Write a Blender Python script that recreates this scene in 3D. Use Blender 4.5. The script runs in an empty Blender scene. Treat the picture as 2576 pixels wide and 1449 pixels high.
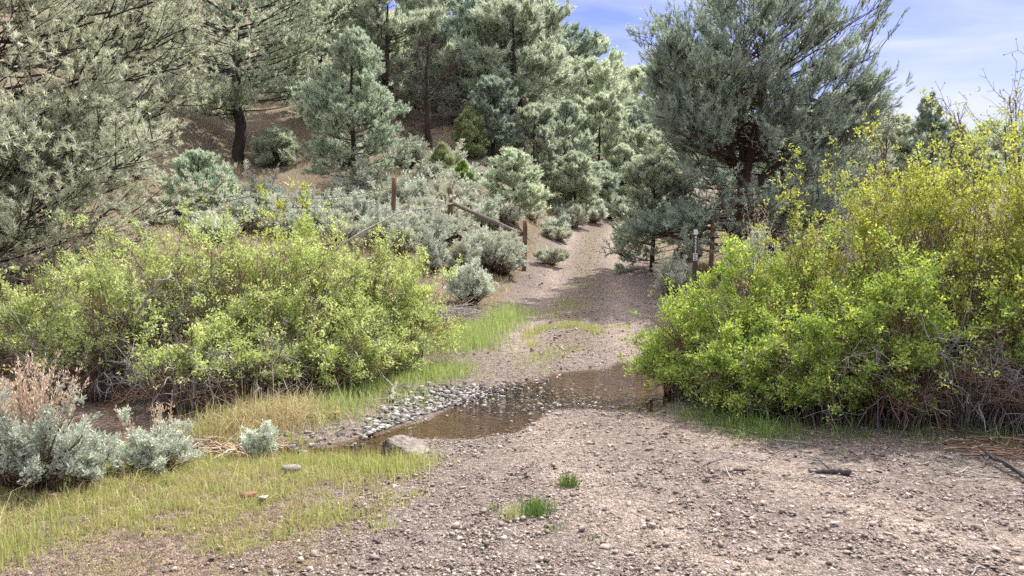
import bpy, bmesh, math, random
import numpy as np
from mathutils import Vector

# ------------------------------------------------------------------ camera, sky, sun, exposure
scene = bpy.context.scene
COL = scene.collection
CAM = np.array((0.0, 0.0, 1.7)); FPX = 773.0; PITCH = math.radians(4.3)
cd = bpy.data.cameras.new('camera'); cam = bpy.data.objects.new('camera', cd); COL.objects.link(cam)
cd.sensor_width = 36.0; cd.lens = 36.0 * FPX / 1024.0
cd.clip_start = 0.05; cd.clip_end = 3000
cam.location = CAM; cam.rotation_euler = (math.pi / 2 - PITCH, 0, 0)
scene.camera = cam

SUN_EL = math.radians(52); SUN_AZ = math.radians(42)      # azimuth clockwise from the view direction (+Y)
sun_dir = Vector((math.sin(SUN_AZ) * math.cos(SUN_EL), math.cos(SUN_AZ) * math.cos(SUN_EL), math.sin(SUN_EL)))
ld = bpy.data.lights.new('sun', 'SUN'); ld.energy = 3.2; ld.angle = math.radians(0.6); ld.color = (1.0, 0.95, 0.87)
sun = bpy.data.objects.new('sun', ld); COL.objects.link(sun)
sun.rotation_euler = sun_dir.to_track_quat('Z', 'Y').to_euler(); sun.location = (20, 20, 60)

world = bpy.data.worlds.new('World'); scene.world = world; world.use_nodes = True
wt = world.node_tree; wt.nodes.clear()
def wn(t): return wt.nodes.new(t)
wo = wn('ShaderNodeOutputWorld'); bg = wn('ShaderNodeBackground'); sky = wn('ShaderNodeTexSky')
sky.sky_type = 'NISHITA'; sky.sun_disc = False; sky.sun_elevation = SUN_EL; sky.sun_rotation = SUN_AZ
sky.altitude = 2000; sky.air_density = 1.0; sky.dust_density = 0.3; sky.ozone_density = 2.0
tc = wn('ShaderNodeTexCoord'); mp = wn('ShaderNodeMapping'); mp.inputs['Scale'].default_value = (1.2, 1.2, 6.0)
mp.inputs['Rotation'].default_value = (0.12, 0.16, 0.3)
nz = wn('ShaderNodeTexNoise'); nz.inputs['Scale'].default_value = 2.6; nz.inputs['Detail'].default_value = 5
nz.inputs['Roughness'].default_value = 0.52; nz.inputs['Distortion'].default_value = 0.5
rp = wn('ShaderNodeValToRGB'); rp.color_ramp.elements[0].position = 0.38; rp.color_ramp.elements[1].position = 0.70
rp.color_ramp.elements[0].color = (0.06, 0.06, 0.06, 1); rp.color_ramp.elements[1].color = (0.75, 0.75, 0.75, 1)
tint = wn('ShaderNodeMix'); tint.data_type = 'RGBA'; tint.blend_type = 'MULTIPLY'; tint.inputs[0].default_value = 1.0
tint.inputs[7].default_value = (0.36, 0.315, 0.52, 1)
cl = wn('ShaderNodeMix'); cl.data_type = 'RGBA'; cl.inputs[7].default_value = (2.35, 2.4, 2.85, 1)
wt.links.new(tc.outputs['Generated'], mp.inputs['Vector']); wt.links.new(mp.outputs[0], nz.inputs['Vector'])
wt.links.new(nz.outputs[0], rp.inputs[0]); wt.links.new(sky.outputs[0], tint.inputs[6])
sx0 = wn('ShaderNodeSeparateXYZ'); wt.links.new(tc.outputs['Generated'], sx0.inputs[0])
hz = wn('ShaderNodeMapRange'); hz.interpolation_type = 'SMOOTHSTEP'; hz.inputs[1].default_value = .24; hz.inputs[2].default_value = .06; hz.inputs[3].default_value = 0; hz.inputs[4].default_value = .55
wt.links.new(sx0.outputs[2], hz.inputs[0]); cf = wn('ShaderNodeMath'); cf.operation = 'ADD'; cf.use_clamp = True
wt.links.new(rp.outputs[0], cf.inputs[0]); wt.links.new(hz.outputs[0], cf.inputs[1])
wt.links.new(tint.outputs[2], cl.inputs[6]); wt.links.new(cf.outputs[0], cl.inputs[0])
# brighter cloud added overhead, out of view, to lift the fill light
sx = wn('ShaderNodeSeparateXYZ'); wt.links.new(tc.outputs['Generated'], sx.inputs[0])
vr = wn('ShaderNodeMapRange'); vr.interpolation_type = 'SMOOTHSTEP'; vr.inputs[1].default_value = .33; vr.inputs[2].default_value = .75; vr.inputs[3].default_value = 0; vr.inputs[4].default_value = .8
wt.links.new(sx.outputs[2], vr.inputs[0])
overhead_fill = wn('ShaderNodeMix'); overhead_fill.data_type = 'RGBA'; overhead_fill.inputs[7].default_value = (6.2, 6.0, 5.8, 1)
wt.links.new(cl.outputs[2], overhead_fill.inputs[6]); wt.links.new(vr.outputs[0], overhead_fill.inputs[0])
wt.links.new(overhead_fill.outputs[2], bg.inputs[0]); bg.inputs[1].default_value = 0.15
wt.links.new(bg.outputs[0], wo.inputs[0])

vs = scene.view_settings
vs.view_transform = 'Standard'; vs.look = 'None'; vs.exposure = 1.4; vs.gamma = 1.0; vs.use_curve_mapping = False
scene.cycles.max_bounces = 8; scene.cycles.diffuse_bounces = 4; scene.cycles.transmission_bounces = 6
scene.cycles.transparent_max_bounces = 8; scene.cycles.glossy_bounces = 2
scene.cycles.use_denoising = False

# ------------------------------------------------------------------ small maths
RNG = np.random.default_rng(7)
K = 2575.0 / 1024.0          # measuring units of the photograph per render pixel
def ray(u, v):
    x = (u / K - 512) / FPX; y = -(v / K - 288) / FPX
    f = np.array((0, math.cos(PITCH), -math.sin(PITCH))); up = np.array((0, math.sin(PITCH), math.cos(PITCH)))
    return f + x * np.array((1.0, 0, 0)) + y * up
def plane(u, v, z):
    d = ray(u, v); return CAM + d * ((z - CAM[2]) / d[2])
def at(u, v, Y):
    d = ray(u, v); return CAM + d * (Y / d[1])
def unit(a): return a / np.maximum(np.linalg.norm(a, axis=-1, keepdims=True), 1e-9)
def sstep(a, b, x):
    t = np.clip((x - a) / (b - a), 0, 1); return t * t * (3 - 2 * t)
_nr = np.random.default_rng(3)
_nd = [(unit(_nr.normal(size=2)), _nr.uniform(0, 6.28)) for _ in range(24)]
def noise2(x, y, wl):
    s = 0
    for i, (d, p) in enumerate(_nd[:9]):
        s = s + np.sin((x * d[0] + y * d[1]) * 6.2832 / (wl * (0.7 + 0.09 * i)) + p + 1.3 * np.sin((x * d[1] - y * d[0]) * 4.1 / wl + 2 * p))
    return s / 9.0 * 1.6
def noise3(p, wl, seed=0):
    r = np.random.default_rng(seed); s = 0
    for i in range(8):
        d = unit(r.normal(size=3)); s = s + np.sin(p @ d * 6.2832 / (wl * r.uniform(.7, 1.4)) + r.uniform(0, 6.28))
    return s / 8.0 * 1.6

# ------------------------------------------------------------------ terrain
WATER_Z = -0.12
_far = [(-500, 1085), (-100, 1100), (250, 1118), (480, 1128), (600, 1128), (700, 1130), (830, 1128), (905, 1104), (960, 1088), (1080, 1058), (1150, 1018), (1200, 985),
        (1290, 964), (1360, 957), (1400, 940), (1530, 929), (1552, 916), (1590, 908), (1612, 925), (1650, 922), (1760, 930), (1900, 950), (2300, 960)]
_near = [(2300, 1010), (1900, 1010), (1720, 1000), (1690, 1010), (1640, 1040), (1560, 1038), (1440, 1028), (1385, 1030), (1345, 1062), (1285, 1090), (1200, 1104), (1080, 1106), (1020, 1100),
         (975, 1120), (960, 1160), (850, 1166), (740, 1158), (640, 1166), (480, 1166), (250, 1160), (-100, 1150), (-500, 1140)]
POLY = np.array([plane(u, v, WATER_Z)[:2] for u, v in _far + _near])
def poly_sd(x, y):
    x = np.asarray(x, float); y = np.asarray(y, float)
    best = np.full(x.shape, 1e9); inside = np.zeros(x.shape, bool)
    n = len(POLY)
    for i in range(n):
        ax, ay = POLY[i]; bx, by = POLY[(i + 1) % n]
        ex, ey = bx - ax, by - ay
        t = np.clip(((x - ax) * ex + (y - ay) * ey) / (ex * ex + ey * ey), 0, 1)
        best = np.minimum(best, np.hypot(x - ax - t * ex, y - ay - t * ey))
        c = ((ay > y) != (by > y)) & (x < ex * (y - ay) / (ey if ey != 0 else 1e-9) + ax)
        inside ^= c
    return np.where(inside, -best, best)
_zy = [-50, 0, 3, 5, 7, 9.5, 11, 14, 18, 24, 32, 42, 55, 70, 200, 2000]
_zz = [0.3, .06, .03, .0, -.05, -.06, -.02, .07, .22, .80, 1.35, 2.08, 2.7, 3.0, 3.2, 3.2]
_ry = [-50, 0, 3, 5, 8, 11, 14, 18, 24, 32, 42, 48, 56, 66, 90]
_rx = [6, 3.0, 2.2, 1.5, .75, .86, 1.17, 1.72, 2.36, 3.3, 4.9, 6.6, 10.5, 17, 34]
_az = [-1.6, -.66, -.35, -.15, 0, .1, .16, .21, .28, .35, .47, .7, 1.2]
_sl = [.34, .35, .335, .31, .262, .222, .196, .205, .19, .155, .12, .07, .05]
_d0 = [12, 14, 26, 23, 24, 36, 44, 50, 56, 60, 62, 64, 64]
_dc = [120, 120, 130, 138, 135, 150, 160, 165, 175, 190, 200, 200, 200]
def road_x(y): return np.interp(y, _ry, _rx)
def road_hw(y): return np.interp(y, [0, 4, 7, 10, 14, 20, 60], [3.2, 2.6, 2.0, 1.75, 1.65, 1.6, 1.6])
def height(x, y, carve=True):
    x = np.asarray(x, float); y = np.asarray(y, float)
    zr = np.interp(y, _zy, _zz)
    s = road_x(y) - x - 1.75
    ramp = sstep(11, 19, y)
    z = zr + ramp * 0.34 * (np.clip(s, 0, 2.6) - 0.25 * np.clip(s, 0, .5))
    z = z + ramp * 0.08 * np.clip(-s - 3.6, 0, 3)
    d = np.hypot(x, y); az = np.where(y > 1e-3, x / np.maximum(y, 1e-3), np.sign(x) * 1.6)
    az = np.clip(az, -1.6, 1.6)
    sl = np.interp(az, _az, _sl); d0 = np.interp(az, _az, _d0); dc = np.interp(az, _az, _dc)
    k = 2.5
    e = np.where(d - d0 > 30, d - d0, k * np.log1p(np.exp(np.clip((d - d0) / k, -40, 12))))
    ed = np.clip(dc - d0, 1, None)
    hill = sl * (np.minimum(e, ed) - 0.12 * np.maximum(e - ed, 0))
    fade = sstep(-6, 4, y)
    z = z + np.maximum(hill, -5) * fade
    rel = sstep(14, 40, d)
    z = z + noise2(x, y, 9.0) * 0.35 * rel * np.clip(np.abs(s + 1.75) / 4, 0, 1) + noise2(x, y, 2.3) * 0.035 * (0.25 + 0.75 * np.clip((np.abs(s + 1.75) - 1.5) / 2, 0, 1))
    # wheel ruts
    rut = np.exp(-((np.abs(x - road_x(y)) - 0.78) / 0.26) ** 2)
    z = z - 0.045 * rut * sstep(9.5, 12, y)
    if carve:
        near = (y > 3) & (y < 16) & (np.abs(x) < 30)
        sd = np.full(z.shape, 9.0)
        if np.any(near): sd = np.where(near, 0, 9.0); sd[near] = poly_sd(x[near], y[near])
        wob = noise2(x, y, .45) * .035
        sd = sd + wob
        w = sstep(-0.02, 0.75, sd)
        z = np.where(sd > 0, (WATER_Z + 0.012) * (1 - w) + z * w, np.minimum(WATER_Z, WATER_Z - 0.012 - 0.11 * sstep(0, .55, -sd)) + 0.012 * noise2(x, y, .3) * sstep(0, .2, -sd))
    return z
def hpt(x, y): return float(height(np.array([x]), np.array([y]))[0])
def hit(u, v):
    d = ray(u, v); t = np.concatenate([np.arange(2, 20, .03), np.arange(20, 400, .15)])
    p = CAM + d * t[:, None]; g = p[:, 2] - height(p[:, 0], p[:, 1])
    i = np.argmax(g < 0) if np.any(g < 0) else len(t) - 1
    return np.array((p[i, 0], p[i, 1], hpt(p[i, 0], p[i, 1])))

# ------------------------------------------------------------------ object helpers
def tag(o, label=None, cat=None, group=None, kind=None):
    if label: o['label'] = label
    if cat: o['category'] = cat
    if group: o['group'] = group
    if kind: o['kind'] = kind
    return o
def empty(name, loc, label, cat, group=None, rz=0.0, sc=(1, 1, 1)):
    o = bpy.data.objects.new(name, None); COL.objects.link(o)
    o.location = loc; o.rotation_euler = (0, 0, rz); o.scale = sc; o.empty_display_size = 0.2
    return tag(o, label, cat, group)
def link(name, me, parent=None, loc=None):
    o = bpy.data.objects.new(name, me); COL.objects.link(o)
    if parent is not None: o.parent = parent
    if loc is not None: o.location = loc
    return o
class Geo:
    """collects vertices / polygons of one mesh"""
    def __init__(self): self.v = []; self.f = []; self.t = []; self.n = 0
    def add(self, V, F, tint=0.5):
        V = np.asarray(V, np.float32).reshape(-1, 3); F = np.asarray(F, np.int64)
        self.v.append(V); self.f.append(F + self.n); self.n += len(V)
        self.t.append(np.broadcast_to(np.asarray(tint, np.float32), (len(V),)).copy())
        return self
    def mesh(self, name, mat, smooth=False):
        me = bpy.data.meshes.new(name)
        V = np.concatenate(self.v); T = np.concatenate(self.t)
        loops = np.concatenate([f.ravel() for f in self.f]); sizes = np.concatenate([np.full(len(f), f.shape[1]) for f in self.f])
        starts = np.concatenate([[0], np.cumsum(sizes)[:-1]])
        me.vertices.add(len(V)); me.vertices.foreach_set('co', V.ravel())
        me.loops.add(len(loops)); me.loops.foreach_set('vertex_index', loops.astype(np.int32))
        me.polygons.add(len(sizes)); me.polygons.foreach_set('loop_start', starts.astype(np.int32))
        if smooth: me.polygons.foreach_set('use_smooth', np.ones(len(sizes), bool))
        a = me.attributes.new('tint', 'FLOAT', 'POINT'); a.data.foreach_set('value', T)
        me.materials.append(mat); me.update(calc_edges=True)
        return me
def tubes(geo, P, R, sides=4, tint=0.5):
    P = np.asarray(P, float); R = np.asarray(R, float); B, Kk, _ = P.shape
    T = unit(np.gradient(P, axis=1)); ref = np.where(np.abs(T[..., 2:3]) > .9, np.array((1.0, 0, 0)), np.array((0, 0, 1.0)))
    n1 = unit(np.cross(T, ref)); n2 = np.cross(T, n1)
    a = np.arange(sides) * 2 * math.pi / sides
    V = P[:, :, None, :] + R[:, :, None, None] * (np.cos(a)[:, None] * n1[:, :, None, :] + np.sin(a)[:, None] * n2[:, :, None, :])
    b, k, s = np.meshgrid(np.arange(B), np.arange(Kk - 1), np.arange(sides), indexing='ij'); s2 = (s + 1) % sides
    i = lambda kk, ss: (b * Kk + kk) * sides + ss
    F = np.stack([i(k, s), i(k, s2), i(k + 1, s2), i(k + 1, s)], -1).reshape(-1, 4)
    tt = np.asarray(tint, float)
    if tt.ndim == 1: tt = np.repeat(tt, Kk * sides)
    geo.add(V, F, tt)
def diamonds(geo, c, d, side, L, W, tint, mid=0.45):
    N = len(c); L = np.broadcast_to(L, (N,))[:, None]; W = np.broadcast_to(W, (N,))[:, None] * .5
    m = c + d * L * mid
    V = np.stack([c, m + side * W, c + d * L, m - side * W], 1)
    geo.add(V, np.arange(N * 4).reshape(N, 4), np.repeat(np.broadcast_to(tint, (N,)), 4))
def needles(geo, c, d, side, L, W, tint):
    N = len(c); L = np.broadcast_to(L, (N,))[:, None]; W = np.broadcast_to(W, (N,))[:, None] * .5
    V = np.stack([c - side * W, c + side * W, c + d * L], 1)
    geo.add(V, np.arange(N * 3).reshape(N, 3), np.repeat(np.broadcast_to(tint, (N,)), 3))
def rdir(r, n): return unit(r.normal(size=(n, 3)))
def perp(r, d): return unit(np.cross(d, rdir(r, len(d))))

# ------------------------------------------------------------------ materials
def new_mat(name):
    m = bpy.data.materials.new(name); m.use_nodes = True; nt = m.node_tree; nt.nodes.clear()
    return m, nt, nt.nodes.new('ShaderNodeOutputMaterial')
def leaf_mat(name, c1, c2, trans=0.35, rough=0.5, spec=0.3, vary=0.25, tcol=None):
    m, nt, out = new_mat(name); N = nt.nodes.new; Lk = nt.links.new
    at_ = N('ShaderNodeAttribute'); at_.attribute_name = 'tint'
    mx = N('ShaderNodeMix'); mx.data_type = 'RGBA'; mx.inputs[6].default_value = (*c1, 1); mx.inputs[7].default_value = (*c2, 1)
    Lk(at_.outputs['Fac'], mx.inputs[0])
    oi = N('ShaderNodeObjectInfo'); mr = N('ShaderNodeMapRange'); mr.inputs[3].default_value = 1 - vary; mr.inputs[4].default_value = 1 + vary
    Lk(oi.outputs['Random'], mr.inputs[0])
    hs = N('ShaderNodeHueSaturation'); Lk(mr.outputs[0], hs.inputs['Value']); Lk(mx.outputs[2], hs.inputs['Color'])
    p = N('ShaderNodeBsdfPrincipled'); p.inputs['Roughness'].default_value = rough; p.inputs['Specular IOR Level'].default_value = spec
    Lk(hs.outputs[0], p.inputs['Base Color'])
    if trans > 0:
        t = N('ShaderNodeBsdfTranslucent'); ms = N('ShaderNodeMixShader'); ms.inputs[0].default_value = trans
        if tcol:
            tm = N('ShaderNodeMix'); tm.data_type = 'RGBA'; tm.blend_type = 'MULTIPLY'; tm.inputs[0].default_value = 1; tm.inputs[7].default_value = (*tcol, 1)
            Lk(hs.outputs[0], tm.inputs[6]); Lk(tm.outputs[2], t.inputs[0])
        else: Lk(hs.outputs[0], t.inputs[0])
        Lk(p.outputs[0], ms.inputs[1]); Lk(t.outputs[0], ms.inputs[2]); Lk(ms.outputs[0], out.inputs[0])
    else: Lk(p.outputs[0], out.inputs[0])
    return m
def bark_mat(name, c1, c2, scale=(30, 30, 6), rough=0.85, bump=0.4):
    m, nt, out = new_mat(name); N = nt.nodes.new; Lk = nt.links.new
    tc = N('ShaderNodeTexCoord'); mp = N('ShaderNodeMapping'); mp.inputs['Scale'].default_value = scale
    nz = N('ShaderNodeTexNoise'); nz.inputs['Scale'].default_value = 1; nz.inputs['Detail'].default_value = 4
    Lk(tc.outputs['Object'], mp.inputs[0]); Lk(mp.outputs[0], nz.inputs['Vector'])
    at_ = N('ShaderNodeAttribute'); at_.attribute_name = 'tint'
    ad = N('ShaderNodeMath'); ad.operation = 'MULTIPLY_ADD'; ad.inputs[1].default_value = 1.6; ad.inputs[2].default_value = -0.8
    Lk(nz.outputs[0], ad.inputs[0])
    a2 = N('ShaderNodeMath'); a2.operation = 'ADD'; a2.use_clamp = True; Lk(ad.outputs[0], a2.inputs[0]); Lk(at_.outputs['Fac'], a2.inputs[1])
    mx = N('ShaderNodeMix'); mx.data_type = 'RGBA'; mx.inputs[6].default_value = (*c1, 1); mx.inputs[7].default_value = (*c2, 1)
    Lk(a2.outputs[0], mx.inputs[0])
    p = N('ShaderNodeBsdfPrincipled'); p.inputs['Roughness'].default_value = rough; p.inputs['Specular IOR Level'].default_value = .2
    b = N('ShaderNodeBump'); b.inputs['Strength'].default_value = bump; b.inputs['Distance'].default_value = .03
    Lk(nz.outputs[0], b.inputs['Height']); Lk(b.outputs[0], p.inputs['Normal'])
    Lk(mx.outputs[2], p.inputs['Base Color']); Lk(p.outputs[0], out.inputs[0])
    return m
def plain_mat(name, c, rough=.6):
    m, nt, out = new_mat(name); p = nt.nodes.new('ShaderNodeBsdfPrincipled')
    nz = nt.nodes.new('ShaderNodeTexNoise'); nz.inputs['Scale'].default_value = 25
    mx = nt.nodes.new('ShaderNodeMix'); mx.data_type = 'RGBA'; mx.inputs[6].default_value = (*[q * .8 for q in c], 1); mx.inputs[7].default_value = (*[min(1, q * 1.15) for q in c], 1)
    nt.links.new(nz.outputs[0], mx.inputs[0]); nt.links.new(mx.outputs[2], p.inputs['Base Color'])
    p.inputs['Roughness'].default_value = rough; nt.links.new(p.outputs[0], out.inputs[0]); return m
def stone_mat(name, c1, c2, c3):
    m, nt, out = new_mat(name); N = nt.nodes.new; Lk = nt.links.new
    at_ = N('ShaderNodeAttribute'); at_.attribute_name = 'tint'; oi = N('ShaderNodeObjectInfo')
    ad = N('ShaderNodeMath'); ad.operation = 'ADD'; Lk(at_.outputs['Fac'], ad.inputs[0]); Lk(oi.outputs['Random'], ad.inputs[1])
    fr = N('ShaderNodeMath'); fr.operation = 'FRACT'; Lk(ad.outputs[0], fr.inputs[0])
    rp = N('ShaderNodeValToRGB'); rp.color_ramp.elements[0].color = (*c1, 1); rp.color_ramp.elements[1].color = (*c3, 1)
    e = rp.color_ramp.elements.new(.5); e.color = (*c2, 1); Lk(fr.outputs[0], rp.inputs[0])
    tc = N('ShaderNodeTexCoord'); nz = N('ShaderNodeTexNoise'); nz.inputs['Scale'].default_value = 40; nz.inputs['Detail'].default_value = 5
    Lk(tc.outputs['Object'], nz.inputs['Vector'])
    mr = N('ShaderNodeMapRange'); mr.inputs[1].default_value = .3; mr.inputs[2].default_value = .7; mr.inputs[3].default_value = .72; mr.inputs[4].default_value = 1.2; Lk(nz.outputs[0], mr.inputs[0])
    hs = N('ShaderNodeHueSaturation'); Lk(rp.outputs[0], hs.inputs['Color']); Lk(mr.outputs[0], hs.inputs['Value'])
    p = N('ShaderNodeBsdfPrincipled'); p.inputs['Roughness'].default_value = .8; p.inputs['Specular IOR Level'].default_value = .25
    b = N('ShaderNodeBump'); b.inputs['Strength'].default_value = .35; b.inputs['Distance'].default_value = .02; Lk(nz.outputs[0], b.inputs['Height']); Lk(b.outputs[0], p.inputs['Normal'])
    Lk(hs.outputs[0], p.inputs['Base Color']); Lk(p.outputs[0], out.inputs[0]); return m
def ground_mat():
    m, nt, out = new_mat('ground_surface'); N = nt.nodes.new; Lk = nt.links.new
    tc = N('ShaderNodeTexCoord'); za = N('ShaderNodeAttribute'); za.attribute_name = 'zone'
    sp = N('ShaderNodeSeparateColor'); Lk(za.outputs['Color'], sp.inputs[0])
    def mix(f, a, b, blend='MIX'):
        x = N('ShaderNodeMix'); x.data_type = 'RGBA'; x.blend_type = blend
        for k, q in ((0, f), (6, a), (7, b)):
            if isinstance(q, tuple): x.inputs[k].default_value = (*q, 1)
            elif isinstance(q, (int, float)): x.inputs[k].default_value = q
            else: Lk(q, x.inputs[k])
        return x.outputs[2]
    def nzt(s, det=4, rough=.6):
        n = N('ShaderNodeTexNoise'); n.inputs['Scale'].default_value = s; n.inputs['Detail'].default_value = det; n.inputs['Roughness'].default_value = rough
        Lk(tc.outputs['Object'], n.inputs['Vector']); return n.outputs[0]
    n1 = nzt(1.1, 5); n2 = nzt(9, 5, .7); n3 = nzt(60, 3, .7)
    gravel = mix(n1, (.265, .212, .185), (.385, .32, .285))
    hill = mix(n1, mix(n2, (.17, .125, .085), (.33, .265, .19)), mix(n2, (.30, .24, .175), (.46, .385, .29)))
    grass = mix(n2, (.23, .165, .125), (.35, .27, .21))
    bed = mix(n2, (.10, .064, .038), (.205, .138, .084))
    track = mix(n2, (.46, .36, .305), (.57, .455, .395)); gravel = mix(sp.outputs[1], gravel, track)
    c = mix(sp.outputs[2], grass, hill); c = mix(sp.outputs[0], c, gravel)
    vo = N('ShaderNodeTexVoronoi'); vo.inputs['Scale'].default_value = 38; vo.inputs['Randomness'].default_value = 1; Lk(tc.outputs['Object'], vo.inputs['Vector'])
    v2 = N('ShaderNodeTexVoronoi'); v2.inputs['Scale'].default_value = 95; Lk(tc.outputs['Object'], v2.inputs['Vector'])
    s1 = N('ShaderNodeSeparateColor'); Lk(vo.outputs['Color'], s1.inputs[0]); s2 = N('ShaderNodeSeparateColor'); Lk(v2.outputs['Color'], s2.inputs[0])
    def rng(s, lo, hi):
        r = N('ShaderNodeMapRange'); Lk(s, r.inputs[0]); r.inputs[3].default_value = lo; r.inputs[4].default_value = hi; return r.outputs[0]
    c = mix(1.0, c, rng(s1.outputs[0], .5, 1.25), 'MULTIPLY'); c = mix(1.0, c, rng(s2.outputs[1], .62, 1.25), 'MULTIPLY')
    c = mix(1.0, c, rng(n3, .7, 1.3), 'MULTIPLY')
    c = mix(za.outputs['Alpha'], c, bed)
    p = N('ShaderNodeBsdfPrincipled'); p.inputs['Roughness'].default_value = .9; p.inputs['Specular IOR Level'].default_value = .15
    Lk(c, p.inputs['Base Color'])
    hh = N('ShaderNodeMath'); hh.operation = 'ADD'; Lk(vo.outputs['Distance'], hh.inputs[0]); Lk(v2.outputs['Distance'], hh.inputs[1])
    h2 = N('ShaderNodeMath'); h2.operation = 'MULTIPLY_ADD'; h2.inputs[1].default_value = -1.0; Lk(hh.outputs[0], h2.inputs[0]); Lk(n2, h2.inputs[2])
    b = N('ShaderNodeBump'); b.inputs['Strength'].default_value = .9; b.inputs['Distance'].default_value = .03; Lk(h2.outputs[0], b.inputs['Height'])
    Lk(b.outputs[0], p.inputs['Normal']); Lk(p.outputs[0], out.inputs[0]); return m
def water_mat():
    m, nt, out = new_mat('shallow_water'); N = nt.nodes.new; Lk = nt.links.new
    tc = N('ShaderNodeTexCoord'); mp = N('ShaderNodeMapping'); mp.inputs['Scale'].default_value = (5.5, 15, 1); mp.inputs['Rotation'].default_value = (0, 0, .45)
    n = N('ShaderNodeTexNoise'); n.inputs['Scale'].default_value = 1.0; n.inputs['Detail'].default_value = 3; n.inputs['Distortion'].default_value = .6
    Lk(tc.outputs['Object'], mp.inputs[0]); Lk(mp.outputs[0], n.inputs['Vector'])
    at_ = N('ShaderNodeAttribute'); at_.attribute_name = 'tint'
    st = N('ShaderNodeMapRange'); st.inputs[3].default_value = .02; st.inputs[4].default_value = 1.0; Lk(at_.outputs['Fac'], st.inputs[0])
    b = N('ShaderNodeBump'); b.inputs['Distance'].default_value = .08; Lk(st.outputs[0], b.inputs['Strength']); Lk(n.outputs[0], b.inputs['Height'])
    fr = N('ShaderNodeFresnel'); fr.inputs[0].default_value = 1.33; Lk(b.outputs[0], fr.inputs['Normal'])
    g = N('ShaderNodeBsdfGlossy'); g.inputs['Roughness'].default_value = .03; Lk(b.outputs[0], g.inputs['Normal'])
    t = N('ShaderNodeBsdfTransparent'); t.inputs[0].default_value = (.86, .78, .64, 1)
    ms = N('ShaderNodeMixShader'); Lk(fr.outputs[0], ms.inputs[0]); Lk(t.outputs[0], ms.inputs[1]); Lk(g.outputs[0], ms.inputs[2]); Lk(ms.outputs[0], out.inputs[0])
    return m

M = {}
M['ground'] = ground_mat(); M['water'] = water_mat()
M['pine'] = leaf_mat('pine_needles', (.37, .43, .30), (.71, .77, .58), .48, .42, .5, .16)
M['pine_warm'] = leaf_mat('sunlit_pine_needles', (.30, .32, .215), (.74, .75, .57), .46, .38, .6, .1)
M['pine_blue'] = leaf_mat('blue_pine_needles', (.34, .42, .30), (.68, .76, .58), .48, .45, .45, .12)
M['pine_dark'] = leaf_mat('dark_pine_needles', (.21, .27, .215), (.54, .63, .49), .45, .45, .4, .12)
M['juniper'] = leaf_mat('juniper_scales', (.10, .19, .04), (.33, .46, .13), .3, .55, .3, .1)
M['young'] = leaf_mat('young_pine_needles', (.25, .30, .13), (.55, .62, .32), .3, .5, .4, .1)
M['rose'] = leaf_mat('rose_leaves', (.26, .325, .12), (.72, .76, .40), .45, .5, .35, .06, (1.05, 1.12, .6))
M['willow'] = leaf_mat('willow_leaves', (.15, .26, .05), (.54, .62, .22), .5, .5, .3, .06, (1.08, 1.1, .45))
M['willow_top'] = leaf_mat('yellow_willow_leaves', (.24, .31, .06), (.60, .64, .22), .5, .5, .3, .06, (1.1, 1.05, .5))
M['sage'] = leaf_mat('sage_leaves', (.40, .45, .36), (.74, .78, .66), .25, .7, .2, .12)
M['sage_grey'] = leaf_mat('grey_sage_leaves', (.38, .395, .31), (.68, .69, .56), .25, .7, .2, .12)
M['stalk'] = leaf_mat('dry_flower_stalks', (.46, .33, .24), (.76, .61, .46), .2, .7, .2, .05)
M['grass'] = leaf_mat('green_grass', (.27, .32, .085), (.57, .57, .23), .4, .5, .3, .0)
M['grass_dry'] = leaf_mat('dry_grass', (.36, .27, .13), (.62, .52, .32), .3, .6, .3, .0)
M['tuft'] = leaf_mat('lush_and_shade_grass', (.065, .135, .025), (.21, .31, .075), .35, .5, .3, .05)  # green of the gravel tufts, darkened for the shaded grass under the thicket
M['bark'] = bark_mat('pine_bark', (.018, .014, .013), (.085, .062, .050))
M['bark_red'] = bark_mat('red_pine_bark', (.022, .016, .013), (.12, .07, .048))
M['dead'] = bark_mat('dead_grey_wood', (.13, .12, .115), (.44, .41, .38), (40, 40, 40))
M['stem'] = bark_mat('brown_stems', (.075, .042, .028), (.26, .165, .11), (50, 50, 50))
M['post'] = bark_mat('weathered_post', (.05, .032, .022), (.235, .15, .098), (40, 40, 4), bump=.6)
M['rail'] = bark_mat('weathered_rail', (.06, .05, .04), (.26, .22, .18), (6, 40, 40), bump=.6)
M['charred'] = bark_mat('dark_stick', (.03, .027, .027), (.13, .115, .11), (30, 30, 30))
M['stone'] = stone_mat('stone', (.12, .092, .08), (.30, .24, .205), (.46, .39, .345))
M['stone_grey'] = stone_mat('grey_bank_stone', (.09, .085, .08), (.26, .24, .225), (.48, .445, .41))
M['stone_red'] = stone_mat('red_stone', (.27, .13, .085), (.35, .185, .125), (.30, .15, .10))

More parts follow.
